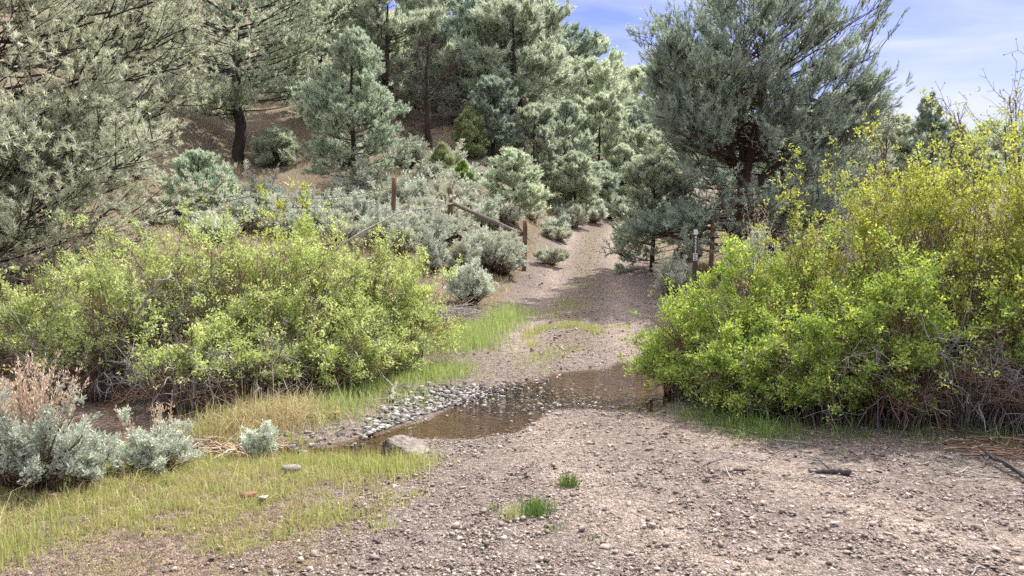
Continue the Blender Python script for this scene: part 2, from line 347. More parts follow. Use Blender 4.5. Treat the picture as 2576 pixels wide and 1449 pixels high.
# ------------------------------------------------------------------ the ground sheet
def axis(dense_lo, dense_hi, step, lo, hi, grow):
    a = list(np.arange(dense_lo, dense_hi, step)); s = step; x = a[-1]
    while x < hi: s *= grow; x += s; a.append(x)
    s = step; x = a[0]; b = []
    while x > lo: s *= grow; x -= s; b.append(x)
    return np.array(b[::-1] + a)
def build_ground():
    X = axis(-6.5, 7.0, .06, -600, 600, 1.075); Y = axis(3.2, 13.0, .06, -60, 700, 1.04)
    gx, gy = np.meshgrid(X, Y); sh = gx.shape; x = gx.ravel(); y = gy.ravel()
    z = height(x, y)
    near = (y > 3) & (y < 16) & (np.abs(x) < 30); sd = np.full(x.shape, 9.0); sd[near] = poly_sd(x[near], y[near])
    z = z + .008 * noise2(x, y, .35) * (np.abs(x) < 8) * (y < 15)
    lat = np.abs(x - road_x(y)) + .25 * noise2(x, y, .9)
    hw = road_hw(y)
    g = 1 - sstep(hw - .15, hw + .45, lat)
    right_front = sstep(0.2, 1.2, x - np.interp(y, [0, 4, 6, 8, 10], [-1.0, -.9, -.5, -.3, -.3]) + .3 * noise2(x, y, .8)) * (y < 7.2)
    g = np.maximum(g, right_front); g = np.maximum(g, (1 - sstep(.25, .8, sd + .1 * noise2(x, y, .5))) * (y < 16) * (x > -3.2))
    hillw = sstep(10.5, 13, y + .5 * noise2(x, y, 1.5))
    wet = np.clip(1 - sstep(-.015, .07, sd + .02 * noise2(x, y, .25)), 0, 1)
    trk = np.exp(-((np.abs(x - road_x(y)) - .80) / .34) ** 2) * sstep(9.5, 12, y) + .8 * (np.exp(-((x - np.interp(y, [3, 4, 5, 6, 7, 8], [3.6, 2.5, 1.95, 1.75, 1.6, 1.4])) / .34) ** 2) + np.exp(-((x - np.interp(y, [3, 4, 5, 6, 7, 8], [1.9, .9, .5, .35, .3, .2])) / .3) ** 2)) * (y < 7.6) * (y > 2)
    g = g * (1 - .6 * np.exp(-((x - road_x(y)) / .36) ** 2) * sstep(10.2, 12, y)); trk = np.clip(trk * (.75 + .4 * noise2(x, y, .7)), 0, 1); zone = np.stack([g, trk, hillw, wet], -1)
    idx = np.arange(len(x)).reshape(sh); F = np.stack([idx[:-1, :-1], idx[:-1, 1:], idx[1:, 1:], idx[1:, :-1]], -1).reshape(-1, 4)
    cx = x[F].mean(1); cy = y[F].mean(1); csd = sd[F].mean(1)
    road = (np.abs(cx - road_x(cy)) < road_hw(cy)) & (cy < 60) & (cy > -20)
    cls = np.where(csd < 0.0, 1, np.where(road, 2, np.where((cy > 14) & (np.hypot(cx, cy) > np.interp(np.clip(cx / np.maximum(cy, .1), -1.6, 1.6), _az, _d0)), 3, 0)))
    for k, nm in ((0, 'ground'), (1, 'stream_bed'), (2, 'dirt_road'), (3, 'hill')):
        f = F[cls == k]; used = np.unique(f); mp = np.zeros(len(x), int); mp[used] = np.arange(len(used))
        g_ = Geo().add(np.stack([x, y, z], -1)[used], mp[f]); me = g_.mesh(nm, M['ground'], True)
        a = me.attributes.new('zone', 'FLOAT_COLOR', 'POINT'); a.data.foreach_set('color', zone[used].astype(np.float32).ravel())
        tag(link(nm, me), kind='structure')
    # water sheet: its edge lies just under the bank
    wx = np.arange(-14, 9, .07); wy = np.arange(5.2, 10.6, .05); gx, gy = np.meshgrid(wx, wy); sh = gx.shape
    x = gx.ravel(); y = gy.ravel(); s = poly_sd(x, y); idx = np.arange(len(x)).reshape(sh)
    F = np.stack([idx[:-1, :-1], idx[:-1, 1:], idx[1:, 1:], idx[1:, :-1]], -1).reshape(-1, 4)
    F = F[(s[F] < .12).all(1)]; used = np.unique(F); mp = np.zeros(len(x), int); mp[used] = np.arange(len(used))
    c1 = plane(1340, 995, WATER_Z); c2 = plane(1590, 1020, WATER_Z)
    rip = np.exp(-(((x - c1[0]) / .75) ** 2 + ((y - c1[1]) / .55) ** 2)) + .8 * np.exp(-(((x - c2[0]) / .5) ** 2 + ((y - c2[1]) / .35) ** 2)) + .25
    g_ = Geo().add(np.stack([x, y, np.full_like(x, WATER_Z)], -1)[used], mp[F], np.clip(rip, 0, 1)[used])
    tag(link('stream_water', g_.mesh('stream_water', M['water'], True)), kind='structure')
build_ground()

# ------------------------------------------------------------------ stones
def hull_arrays(seed, flat=.6, n=14):
    r = random.Random(seed); bm = bmesh.new()
    for _ in range(n):
        v = Vector((r.gauss(0, 1), r.gauss(0, 1), r.gauss(0, 1))).normalized() * r.uniform(.8, 1.0)
        bm.verts.new((v.x, v.y * r.uniform(.75, 1), v.z * flat))
    bmesh.ops.convex_hull(bm, input=bm.verts); bmesh.ops.triangulate(bm, faces=bm.faces)
    for v in [v for v in bm.verts if not v.link_faces]: bm.verts.remove(v)
    bm.verts.index_update(); bmesh.ops.recalc_face_normals(bm, faces=bm.faces)
    V = np.array([v.co[:] for v in bm.verts]); F = np.array([[v.index for v in f.verts] for f in bm.faces]); bm.free(); return V, F
HULL = [hull_arrays(i, .30 + .06 * (i % 4), 9 + i % 4) for i in range(10)]
BIGH = [hull_arrays(50 + i, .42 + .09 * (i % 4), 10 + i % 3) for i in range(9)]
def rotm(r, n, tilt=.3):
    a = r.uniform(0, 6.283, n); b = r.normal(0, tilt, n); c = r.normal(0, tilt, n)
    z = np.zeros(n); o = np.ones(n)
    Rz = np.stack([np.cos(a), -np.sin(a), z, np.sin(a), np.cos(a), z, z, z, o], -1).reshape(n, 3, 3)
    Rx = np.stack([o, z, z, z, np.cos(b), -np.sin(b), z, np.sin(b), np.cos(b)], -1).reshape(n, 3, 3)
    Ry = np.stack([np.cos(c), z, np.sin(c), z, o, z, -np.sin(c), z, np.cos(c)], -1).reshape(n, 3, 3)
    return Rz @ Rx @ Ry
def scatter_stones(geo, r, x, y, size, lift=.15):
    z = height(x, y); k = r.integers(0, len(HULL), len(x))
    for i, (V, F) in enumerate(HULL):
        s = np.where(k == i)[0]
        if not len(s): continue
        W = np.einsum('nij,vj->nvi', rotm(r, len(s)), V) * size[s][:, None, None] * .5
        W = W + np.stack([x[s], y[s], z[s] + size[s] * lift], -1)[:, None, :]
        geo.add(W, (F[None] + (np.arange(len(s)) * len(V))[:, None, None]).reshape(-1, 3), np.repeat(r.uniform(0, 1, len(s)), len(V)))
def gravel():
    r = np.random.default_rng(21); g = Geo()
    # spread evenly over what one sees: density falls with distance
    n = 190000; d = 3.3 * (13 / 3.3) ** r.uniform(0, 1, n); x = r.uniform(-.75, .75, n) * d; y = d
    lat = np.abs(x - road_x(y)); keep = (lat < road_hw(y) + r.uniform(-.3, .5, n)) | ((y < 7) & (x > np.interp(y, [3, 4, 6, 7], [-1.6, -1.1, -.6, -.4]) + r.normal(0, .45, n)))
    keep &= (1.3 * noise2(x, y, .9) + .6 * noise2(x, y, .3) + r.normal(0, .5, n) > -.1)
    for c in ([3.6, 2.5, 1.95, 1.75, 1.6, 1.4], [1.9, .9, .5, .35, .3, .2]): keep &= r.uniform(0, 1, n) > .6 * np.exp(-((x - np.interp(y, [3, 4, 5, 6, 7, 8], c)) / .3) ** 2)
    sd = poly_sd(x, y); keep &= (sd > -.05) | (r.uniform(0, 1, n) < .12)
    x, y, sd = x[keep], y[keep], sd[keep]
    size = np.clip(r.lognormal(math.log(.0135), .55, len(x)), .006, .06) * np.where(sd < .5, 1.15, 1)
    scatter_stones(g, r, x, y, size)
    # gravel of the road further up
    n = 9000; y = 10.5 * (45 / 10.5) ** r.uniform(0, 1, n); x = road_x(y) + r.normal(0, 1.1, n); k = r.uniform(0, 1, n) > .92 * np.exp(-((np.abs(x - road_x(y)) - .80) / .38) ** 2); x, y = x[k], y[k]; size = np.clip(r.lognormal(math.log(.026), .5, len(x)), .012, .10)
    scatter_stones(g, r, x, y, size)
    # the left bank and thin grass
    n = 5000; x = r.uniform(-4, 0, n); y = r.uniform(3.3, 6.4, n); k = noise2(x, y, .7) > .2; scatter_stones(g, r, x[k], y[k], np.clip(r.lognormal(math.log(.013), .5, k.sum()), .006, .05))
    tag(link('gravel', g.mesh('gravel', M['stone'])), 'loose pinkish gravel strewn over the dirt track', 'gravel', kind='stuff')
    g = Geo(); n = 5200; x = r.uniform(-4, 4.2, n); y = r.uniform(5.6, 10.6, n); sd = poly_sd(x, y); k = (sd > -.12) & (sd < .32) & (r.uniform(0, 1, n) < .85); x, y = x[k], y[k]
    scatter_stones(g, r, x, y, np.clip(r.lognormal(math.log(.026), .45, len(x)), .01, .07), .25)
    n = 2600; t = r.uniform(0, 1, n); q = np.array([plane(915 + 300 * a, 1090 - 104 * a - b ** 1.4 * (22 + 34 * math.sin(math.pi * min(1, a * 1.1))), -.08)[:2] for a, b in zip(t, r.uniform(0, 1, n))]); scatter_stones(g, r, q[:, 0], q[:, 1], np.clip(r.lognormal(math.log(.034), .4, n), .012, .08), .2)
    n = 2600; c = plane(1330, 992, WATER_Z); x = c[0] + r.normal(0, .5, n); y = c[1] + r.normal(0, .36, n); k = poly_sd(x, y) < -.03; x, y = x[k], y[k]
    sz = np.clip(r.lognormal(math.log(.036), .4, len(x)), .015, .09); scatter_stones(g, r, x, y, sz, .9)
    n = 1300; x = r.uniform(-3.5, 2.4, n); y = r.uniform(5.8, 9.6, n); k = poly_sd(x, y) < -.05; x, y = x[k], y[k]
    tag(link('pebbles', g.mesh('pebbles', M['stone_grey'])), 'grey wet pebbles along the edge of the stream', 'pebbles', kind='stuff')
    g = Geo(); scatter_stones(g, r, x, y, np.clip(r.lognormal(math.log(.028), .4, len(x)), .012, .08), .1)
    bedm = stone_mat('brown_bed_stone', (.085, .056, .034), (.165, .11, .068), (.26, .185, .125))
    tag(link('bed_pebbles', g.mesh('bed_pebbles', bedm)), 'brown pebbles lying on the bed of the stream', 'pebbles', kind='stuff')
gravel()
STONE_ME = {}
def stone_mesh(i, mat):
    key = (i % len(BIGH), mat)
    if key not in STONE_ME:
        V, F = BIGH[key[0]]; STONE_ME[key] = Geo().add(V * .5, F, .13 * key[0]).mesh('stone', M[mat])
    return STONE_ME[key]
def put_stone(x, y, size, mat, label, group=None, i=0, flat=1.0, rz=0.0, lift=.12, name='stone', tilt=0.0):
    o = link(name, stone_mesh(i, mat), None, (x, y, hpt(x, y) + size * lift)); o.scale = (size, size * .8, size * flat); o.rotation_euler = (tilt, tilt * .5, rz)
    return tag(o, label, 'stone', group)
def stones():
    r = random.Random(5); n = 0
    while n < 190:       # the cobble bank on the far shore
        t = r.random(); q = r.random() ** 1.3
        u = 925 + 285 * t; v = 1085 - 100 * t - q * (26 + 34 * math.sin(math.pi * min(1, t * 1.1))) + r.uniform(-4, 4)
        p = plane(u, v, -.08); n += 1
        put_stone(p[0], p[1], r.uniform(.04, .12), 'stone_grey', 'grey cobble in the heaped stone bank beside the brown pool', 'cobbles on the stream bank', r.randrange(9), r.uniform(.6, 1.0), r.uniform(0, 6.28), .2, 'cobble', r.uniform(-.4, .4))
    for _ in range(34):
        t = r.random(); p = plane(720 + 200 * t, 1128 - 26 * t - r.uniform(-4, 34), -.08)
        put_stone(p[0], p[1], r.uniform(.035, .085), 'stone_grey', 'small cobble on the gravel spit left of the heaped stone bank', 'cobbles on the gravel spit', r.randrange(9), .9, r.uniform(0, 6.28), .2, 'cobble', r.uniform(-.3, .3))
    for _ in range(110):
        d = 3.5 * (8.5 / 3.5) ** r.random(); lo = np.interp(d, [3, 5, 7, 9], [-1.1, -.5, .1, .4]); x = r.uniform(lo, min(.68 * d, 4.2)); y = d
        if float(poly_sd(np.array([x]), np.array([y]))[0]) < .15: continue
        put_stone(x, y, r.uniform(.035, .085), 'stone', 'small angular stone lying loose on the near gravel', 'loose stones on the near gravel', r.randrange(9), r.uniform(.5, .9), r.uniform(0, 6.28), .12, 'stone', r.uniform(-.3, .3))
    for _ in range(40):
        y = r.uniform(14, 34); x = float(road_x(y)) + r.choice((-1, 1)) * r.uniform(.9, 2.2)
        put_stone(x, y, r.uniform(.07, .16), 'stone', 'dark stone on the verge of the dirt road beyond the ford', 'stones along the road verge', r.randrange(9), r.uniform(.6, .9), r.uniform(0, 6.28), .15)
    L = [(1022, 985, .16, 'stone_grey', 'rounded grey stone beside the driftwood at the grassy bank', 1.0), (945, 1014, .11, 'stone_grey', 'flat pale stone below the driftwood', .5),
         (1078, 970, .11, 'stone_grey', 'flat bluish stone in the grass behind the rounded grey stone', .5), (742, 1142, .085, 'stone_grey', 'pale bluish stone standing at the water by the small sagebrush', 1.2),
         (842, 1050, .22, 'stone_red', 'flat orange slab on the bank under the rose bushes', .3), (622, 1258, .14, 'stone_red', 'orange red rock half sunk in the foreground grass', .8),
         (660, 1266, .15, 'stone_grey', 'pale rock touching the orange red rock in the grass', .5), (735, 1195, .19, 'stone_grey', 'broad pale flat rock in the grass near the boulder', .45),
         (1510, 976, .14, 'stone_grey', 'white stone rising out of the brown water', .6), (1170, 1026, .085, 'stone_grey', 'flat grey stone standing in the water by the cobbles', .6),
         (1360, 1028, .12, 'stone', 'dark stone at the tip of the gravel tongue', .8), (1400, 1026, .16, 'stone_grey', 'large pinkish stone on the gravel tongue', .7), (1440, 1024, .15, 'stone_grey', 'dark edged stone at the near shore beside the pinkish stone', .7),
         (1335, 1062, .085, 'stone_grey', 'grey stone at the water where the near shore bends', .7), (1275, 1087, .07, 'stone_grey', 'bluish stone on the near shore', .7),
         (1555, 1044, .09, 'stone', 'red brown stone on the near shore by the rippled water', .8), (1535, 1082, .075, 'stone_grey', 'white stone alone on the gravel behind the ford edge', .5),
         (2098, 1324, .085, 'stone_grey', 'smooth cream stone on the open gravel', .55), (1780, 1212, .12, 'stone', 'flat dark stone beside the track edge', .5), (1862, 1195, .12, 'stone', 'broad stone near the dark stick', .6),
         (1465, 1336, .07, 'stone', 'dark square stone below the green grass tufts', .8), (1640, 1328, .06, 'stone', 'dark brown stone lying below the right tuft', .8), (1810, 1305, .08, 'stone', 'rough brown stone in mid gravel', .7),
         (2505, 1390, .075, 'stone', 'dark flat stone near the lower right of the gravel, left of a pair', .5), (2550, 1395, .09, 'stone', 'dark flat stone near the lower right of the gravel, right of a pair', .5)]
    for i, (u, v, s, m, lab, fl) in enumerate(L):
        p = hit(u, v); put_stone(p[0], p[1], s, m, lab, None, i, fl, i * 1.3, .25, 'rock' if s > .13 else 'stone')
    # the boulder by the ford
    r2 = np.random.default_rng(78); bm = bmesh.new(); bmesh.ops.create_icosphere(bm, subdivisions=6, radius=1)
    cuts = [(unit(np.array(n)), k) for n, k in (((-1, -.35, .25), .50), ((-.5, -1, .15), .55), ((.12, .05, 1), .34), ((.35, -.1, .9), .36), ((-.5, .2, .8), .52), ((.1, -1, .4), .62), ((1, -.3, .6), .72), ((-.9, .6, .3), .6))]
    P = np.array([v.co[:] for v in bm.verts])
    for n, k in cuts:
        e = P @ n - k; P = P - np.where(e > 0, e * .93, 0)[:, None] * n
    P = P * (1 + noise3(P, .8, 5) * .08 + noise3(P, .3, 9) * .06 + noise3(P, .14, 11) * .035 + noise3(P, .06, 12) * .022)[:, None]
    for v, q in zip(bm.verts, P): v.co = Vector((q[0] * .25, q[1] * .22, q[2] * .32))
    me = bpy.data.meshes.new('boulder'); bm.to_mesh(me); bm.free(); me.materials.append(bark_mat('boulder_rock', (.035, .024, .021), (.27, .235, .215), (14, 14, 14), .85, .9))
    shade_tint = np.clip(.72 + P[:, 0] * .55 + .35 * P[:, 2] + .35 * noise3(P, .4, 31) + .12 * P[:, 1], 0, 1.1) - .25; at_ = me.attributes.new('tint', 'FLOAT', 'POINT'); at_.data.foreach_set('value', shade_tint.astype(np.float32))  # shade painted into the tint: left side darker, top lighter
    p = hit(1012, 1160); tag(link('boulder', me, None, (p[0] - .03, p[1] + .08, p[2] + .02)), 'lichen grey boulder with shade painted on its left face at the pool edge', 'boulder')
stones()

# ------------------------------------------------------------------ plants
def bez(b, c, t_, u):
    u = np.asarray(u); u = u[..., None]
    return (1 - u) ** 2 * b + 2 * u * (1 - u) * c + u ** 2 * t_
def bush(seed, h, r, ns=90, k2=7, k3=6, nl=6, leaf=.03, lw=.5, zl=.25, up=.45, lenf=(.14, .34), dead=25, thick=.007, spread=.45, gap=.0, front=0.0):
    g = np.random.default_rng(seed); St, Fo, De = Geo(), Geo(), Geo()
    phi = g.uniform(0, 6.283, ns); zf = g.uniform(.08, 1, ns); f = g.uniform(.45, 1, ns) ** .5
    a = g.uniform(0, 6.28, 4)
    lump = 1 + .16 * np.sin(3 * phi + a[0] + 2 * zf) + .12 * np.sin(5 * phi + 7 * zf + a[1]) + .1 * np.sin(9 * zf + a[2])
    rr = np.sqrt(1 - .92 * zf ** 2)
    T = np.stack([r * rr * np.cos(phi), r * rr * np.sin(phi), h * zf], -1) * (f * lump)[:, None]
    br = spread * r * np.sqrt(g.uniform(0, 1, ns)); bp = phi + g.normal(0, .5, ns)
    B = np.stack([br * np.cos(bp), br * np.sin(bp), np.full(ns, -.05)], -1)
    C = B * .65 + T * .35; C[:, 2] = np.maximum(T[:, 2] * .8, .42 * h * g.uniform(.6, 1.1, ns))
    u = np.linspace(0, 1, 8)
    P = bez(B[:, None], C[:, None], T[:, None], np.broadcast_to(u, (ns, 8))) + g.normal(0, .014 * h, (ns, 8, 3)) * np.minimum(u * 3, 1)[:, None]
    tubes(St, P, np.linspace(1, .35, 8)[None] * thick * g.uniform(.6, 1.3, (ns, 1)), 4, g.uniform(.2, .8, ns))
    n2 = ns * k2; si = np.repeat(np.arange(ns), k2); t = g.uniform(.3, 1, n2)
    q = bez(B[si], C[si], T[si], t)
    out = unit(q * np.array((1, 1, .6)) - np.array((0, 0, .3 * h)) * 0)
    d = unit(out * .55 + np.array((0, 0, up)) + rdir(g, n2) * .75)
    L = g.uniform(*lenf, n2) * min(h, r * 1.5)
    uu = np.linspace(0, 1, 4)[None, :, None]
    P2 = q[:, None] + d[:, None] * L[:, None, None] * uu + (np.array((0, 0, -.12)) * L[:, None])[:, None] * uu ** 2 + g.normal(0, .03, (n2, 4, 3)) * L[:, None, None] * uu
    tubes(St, P2, np.linspace(1, .4, 4)[None] * thick * .42 * np.ones((n2, 1)), 3, g.uniform(.3, 1, n2))
    n3 = n2 * k3; ti = np.repeat(np.arange(n2), k3); w = g.uniform(.15, 1.05, n3)
    c = q[ti] + d[ti] * (L[ti] * w)[:, None] + g.normal(0, .022, (n3, 3))
    keep = c[:, 2] > h * zl * g.uniform(.7, 1.25, n3)
    if gap > -1: keep &= noise3(c, .30 * min(h, 1.8), seed) + .5 * noise3(c, .75, seed + 3) + g.normal(0, .12, n3) > gap - .12
    c = c[keep]; ti = ti[keep]; n3 = len(c)
    hue = np.clip(noise3(c, .5, seed + 9) * .18 + g.uniform(.1, .9, n3), 0, 1)
    ci = np.repeat(np.arange(n3), nl); N = len(ci)
    ld_ = unit(d[ti][ci] * .5 + rdir(g, N) * .9 + np.array((0, 0, .15))); nrm = unit(np.array((0, 0, .75)) + rdir(g, N) * .8); sd = unit(np.cross(ld_, nrm))
    diamonds(Fo, c[ci] + g.normal(0, leaf * .55, (N, 3)), ld_, sd, leaf * g.uniform(.65, 1.35, N), leaf * lw * g.uniform(.8, 1.2, N), np.clip(hue[ci] + g.normal(0, .12, N), 0, 1))
    if dead:
        ph = g.uniform(0, 6.283, dead); T = np.stack([r * np.cos(ph), r * np.sin(ph), h * g.uniform(.05, .95, dead)], -1) * g.uniform(.6, 1.02, dead)[:, None]
        B = T * g.uniform(.1, .5, (dead, 1)); B[:, 2] = -.02; C = (B + T) * .5; C[:, 2] = h * g.uniform(.3, .85, dead)
        P = bez(B[:, None], C[:, None], T[:, None], np.broadcast_to(u, (dead, 8))) + g.normal(0, .02 * h, (dead, 8, 3)) * u[None, :, None]
        tubes(De, P, np.linspace(1, .4, 8)[None] * thick * .9 * g.uniform(.6, 1.4, (dead, 1)), 4, g.uniform(.2, 1, dead))
        n = dead * 5; i = np.repeat(np.arange(dead), 5); k = g.integers(3, 8, n); q = P[i, k]; d2 = unit(rdir(g, n) + unit(T[i]) * .5); L2 = g.uniform(.1, .3, n) * min(h, 1.2)
        P2 = q[:, None] + d2[:, None] * L2[:, None, None] * np.linspace(0, 1, 4)[None, :, None] + g.normal(0, .02, (n, 4, 3)) * np.linspace(0, 1, 4)[None, :, None]
        tubes(De, P2, np.linspace(1, .4, 4)[None] * thick * .4 * np.ones((n, 1)), 3, g.uniform(.3, 1, n))
    return St, Fo, De
def put_bush(name, xyz, label, cat, group, geos, mats, parts=('stems', 'foliage', 'dead_twigs'), rz=0.0, sc=(1, 1, 1)):
    o = empty(name, xyz, label, cat, group, rz, sc)
    for g, m, p in zip(geos, mats, parts):
        if g.n: link(p, g.mesh(name + '_' + p, M[m], p != 'foliage'), o)
    return o
def dup(root, loc, rz, sc, label, group=None):
    r = root.copy(); COL.objects.link(r); r.location = loc; r.rotation_euler = (0, 0, rz); r.scale = sc; r['label'] = label
    if group: r['group'] = group
    for ch in list(root.children):
        c = ch.copy(); COL.objects.link(c); c.parent = r
    return r

def px_x(u, Y): return (u / K - 512) / FPX * Y
def z_at(v, Y): return float(at(1287, v, Y)[2])
# --- the rose thicket on the left: (photo x, distance, photo y of its top, radius, stems, lowest leaf, label)
ROSE = [(-40, 9.6, 700, .95, 80, .1, 'shaded rose bush under the big pine at the picture edge'),
        (140, 8.6, 690, .9, 95, .42, 'bright rose bush with a hollow of bare stems, left end of the thicket'),
        (235, 9.6, 560, .8, 80, .1, 'dark green rose bush standing under the big left pine'),
        (350, 8.3, 596, .9, 110, .50, 'rose bush with white dead twigs arching over its crown'),
        (520, 8.9, 548, 1.0, 120, .25, 'tallest round rose bush in the middle of the left thicket'),
        (700, 8.8, 565, .95, 110, .25, 'rose bush below the tall yellow willow shoot'),
        (850, 9.3, 578, .9, 105, .2, 'yellowish rose bush with a grey leaning branch on top'),
        (985, 10.0, 612, .82, 90, .1, 'rounded yellow green rose bush at the road end of the thicket'),
        (620, 7.9, 780, .7, 75, .36, 'low rose bush leaning out over the stream bank'),
        (830, 8.5, 740, .75, 85, .18, 'rose bush hanging above the grassy bank'),
        (450, 7.4, 815, .6, 60, .55, 'low rose clump over the dark hollow by the stream'),
        (215, 7.9, 800, .65, 60, .55, 'low rose clump behind the foreground sagebrush'),
        (960, 9.3, 780, .6, 60, .1, 'small rose bush spreading onto the road verge grass')]
for i, (u, Y, vt, r, ns, zl, lab) in enumerate(ROSE):
    x = px_x(u, Y); z0 = hpt(x, Y); h = max(.7, z_at(vt, Y) - z0)
    put_bush('rose_bush', (x, Y, z0), lab, 'bush', 'rose bushes of the left thicket', bush(100 + i, h, r, int(ns * 1.3), 9, 9, 7, .034, .5, zl, dead=95 if zl > .3 else 40, gap=.27), ('stem', 'rose', 'dead'))
# --- the willow thicket on the right
WIL = [(1735, 8.6, 745, .62, 80, .06, 'willow', 'low willow at the ford end of the right thicket'),
       (1830, 8.0, 678, .75, 100, .05, 'willow', 'rounded willow bush beside the number post'),
       (1965, 8.2, 572, .85, 110, .08, 'willow', 'willow bush in front of the large pine trunk'),
       (2110, 8.0, 405, .95, 130, .10, 'willow_top', 'tall willow whose top steps down toward the pine'),
       (2290, 7.9, 322, 1.0, 140, .25, 'willow_top', 'tall yellow topped willow below the distant juniper'),
       (2480, 7.7, 262, 1.1, 150, .42, 'willow_top', 'tallest yellow willow under the bare sapling'),
       (2680, 7.2, 240, 1.1, 120, .4, 'willow_top', 'tall willow cut by the right picture edge'),
       (1900, 7.3, 810, .62, 85, .10, 'willow', 'low deep green willow at the corner of the gravel'),
       (2080, 7.0, 720, .75, 100, .16, 'willow', 'deep green willow leaning over the shaded gravel'),
       (2240, 6.9, 640, .72, 90, .36, 'willow', 'willow with green sprays beside the bare stem hollow'),
       (2440, 6.9, 720, .85, 70, .72, 'willow', 'willow with a hollow of bare tangled stems'),
       (2630, 6.5, 700, .6, 60, .6, 'willow', 'low willow sprays hanging at the right picture edge')]
for i, (u, Y, vt, r, ns, zl, m, lab) in enumerate(WIL):
    x = px_x(u, Y); z0 = hpt(x, Y); h = max(.7, (z_at(vt, Y) - z0) * .93)
    put_bush('willow_bush', (x, Y, z0), lab, 'bush', 'willow bushes of the right thicket', bush(200 + i, h, r, int(ns * 1.2), 10, 9, 7, .034, .48, zl, up=.6, dead=110 if zl > .4 else 34, gap=.16, thick=.0062), ('stem', m, 'dead'))

# --- sagebrush
def sage(seed, h, r, ns=46, k2=9, k3=10, nl=3, leaf=.035, lw=.28, stalks=0, zl=.3, thick=.012):
    g = np.random.default_rng(seed); St, Fo, Sk = Geo(), Geo(), Geo()
    phi = g.uniform(0, 6.283, ns); zf = g.uniform(.25, 1, ns); f = g.uniform(.7, 1.02, ns)
    rr = np.sqrt(1 - .8 * zf ** 2); lump = 1 + .2 * np.sin(3 * phi + seed) + .12 * np.sin(6 * phi + 5 * zf)
    T = np.stack([r * rr * np.cos(phi), r * rr * np.sin(phi), h * zf], -1) * (f * lump)[:, None]
    B = g.normal(0, .06 * r, (ns, 3)); B[:, 2] = -.04; C = B * .5 + T * .5; C[:, 2] = T[:, 2] * g.uniform(.3, .65, ns)
    u = np.linspace(0, 1, 7); P = bez(B[:, None], C[:, None], T[:, None], np.broadcast_to(u, (ns, 7))) + g.normal(0, .02 * h, (ns, 7, 3)) * np.minimum(u * 3, 1)[:, None]
    tubes(St, P, np.linspace(1, .2, 7)[None] * thick * h * g.uniform(.7, 1.4, (ns, 1)) * 1.4, 4, g.uniform(.1, .7, ns))
    n2 = ns * k2; si = np.repeat(np.arange(ns), k2); t = g.uniform(.45, 1.0, n2); q = bez(B[si], C[si], T[si], t)
    d = unit(unit(T[si]) * .5 + np.array((0, 0, .7)) + rdir(g, n2) * .55); L = g.uniform(.12, .28, n2) * h
    tubes(St, np.stack([q, q + d * L[:, None] * .9], 1), np.array([[1, .4]]) * thick * .22 * h * np.ones((n2, 1)), 3, .6)
    n3 = n2 * k3; ti = np.repeat(np.arange(n2), k3); w = g.uniform(.1, 1.05, n3); c = q[ti] + d[ti] * (L[ti] * w)[:, None]
    k = c[:, 2] > h * zl * g.uniform(.4, 1.4, n3); c = c[k]; ti = ti[k]; n3 = len(c); hue = np.clip(g.uniform(.1, .9, n2)[ti] + g.normal(0, .1, n3), 0, 1)
    ci = np.repeat(np.arange(n3), nl); N = len(ci); ld_ = unit(d[ti][ci] * .8 + rdir(g, N) * .75); sd = perp(g, ld_)
    diamonds(Fo, c[ci] + g.normal(0, leaf * .2, (N, 3)), ld_, sd, leaf * g.uniform(.7, 1.4, N), leaf * lw, np.clip(hue[ci] + g.normal(0, .15, N), 0, 1), .6)
    if stalks:
        ph = g.uniform(0, 6.283, stalks); b = np.stack([r * .6 * np.cos(ph) * g.uniform(0, 1, stalks), r * .6 * np.sin(ph) * g.uniform(0, 1, stalks), h * g.uniform(.55, .85, stalks)], -1)
        d = unit(b * np.array((.9, .9, 0)) + np.array((0, 0, .55)) + g.normal(0, .07, (stalks, 3))); L = h * g.uniform(.45, .7, stalks)
        uu = np.linspace(0, 1, 4)[None, :, None]; P = b[:, None] + d[:, None] * L[:, None, None] * uu + (b * np.array((.25, .25, 0)))[:, None] * uu ** 2
        tubes(Sk, P, np.linspace(1, .4, 4)[None] * .0028 * np.ones((stalks, 1)), 3, .3)
        n = stalks * 60; i = np.repeat(np.arange(stalks), 60); w = g.uniform(.3, 1, n); c = b[i] + d[i] * (L[i] * w)[:, None] + (b * np.array((.25, .25, 0)))[i] * (w ** 2)[:, None] + g.normal(0, .010, (n, 3))
        dd = unit(d[i] + rdir(g, n) * .6); diamonds(Sk, c, dd, perp(g, dd), .024, .009, g.uniform(.2, 1, n))
    return St, Fo, Sk
SP = ('stems', 'foliage', 'flower_stalks')
def put_sage(seed, u, vb, vt, wid, label, mat='sage', stalks=0, Y=None, group='sagebrush bushes', detail=1.0, zl=.3, vis=None):
    p = hit(u, vb) if Y is None else np.array((px_x(u, Y), Y, hpt(px_x(u, Y), Y)))
    h = max(.15, z_at(vt, p[1]) - p[2]); r = wid / K / FPX * p[1] * .5
    lf = max(.03, p[1] * .0038)
    return put_bush('sagebrush', tuple(p), label, 'sagebrush', group, sage(seed, h, r, int(46 * detail), 9, 9, 3, lf, .3, stalks, zl), ('stem', mat, 'stalk'), SP)
put_sage(1, 75, 1235, 1005, 300, 'large silver sagebrush with tall pink flower stalks in the left foreground', 'sage', 40, detail=1.5)
put_sage(2, 215, 1215, 1085, 210, 'rounded green grey sagebrush just right of the stalked one', 'sage', 0, detail=1.0)
put_sage(3, 395, 1190, 1070, 230, 'sprawling silver sagebrush in front of the dark hollow with one pink stalk', 'sage', 6, detail=1.0)
put_sage(4, 655, 1162, 1072, 85, 'small blue green sagebrush alone at the water', 'sage', 0, detail=.55, zl=.1)
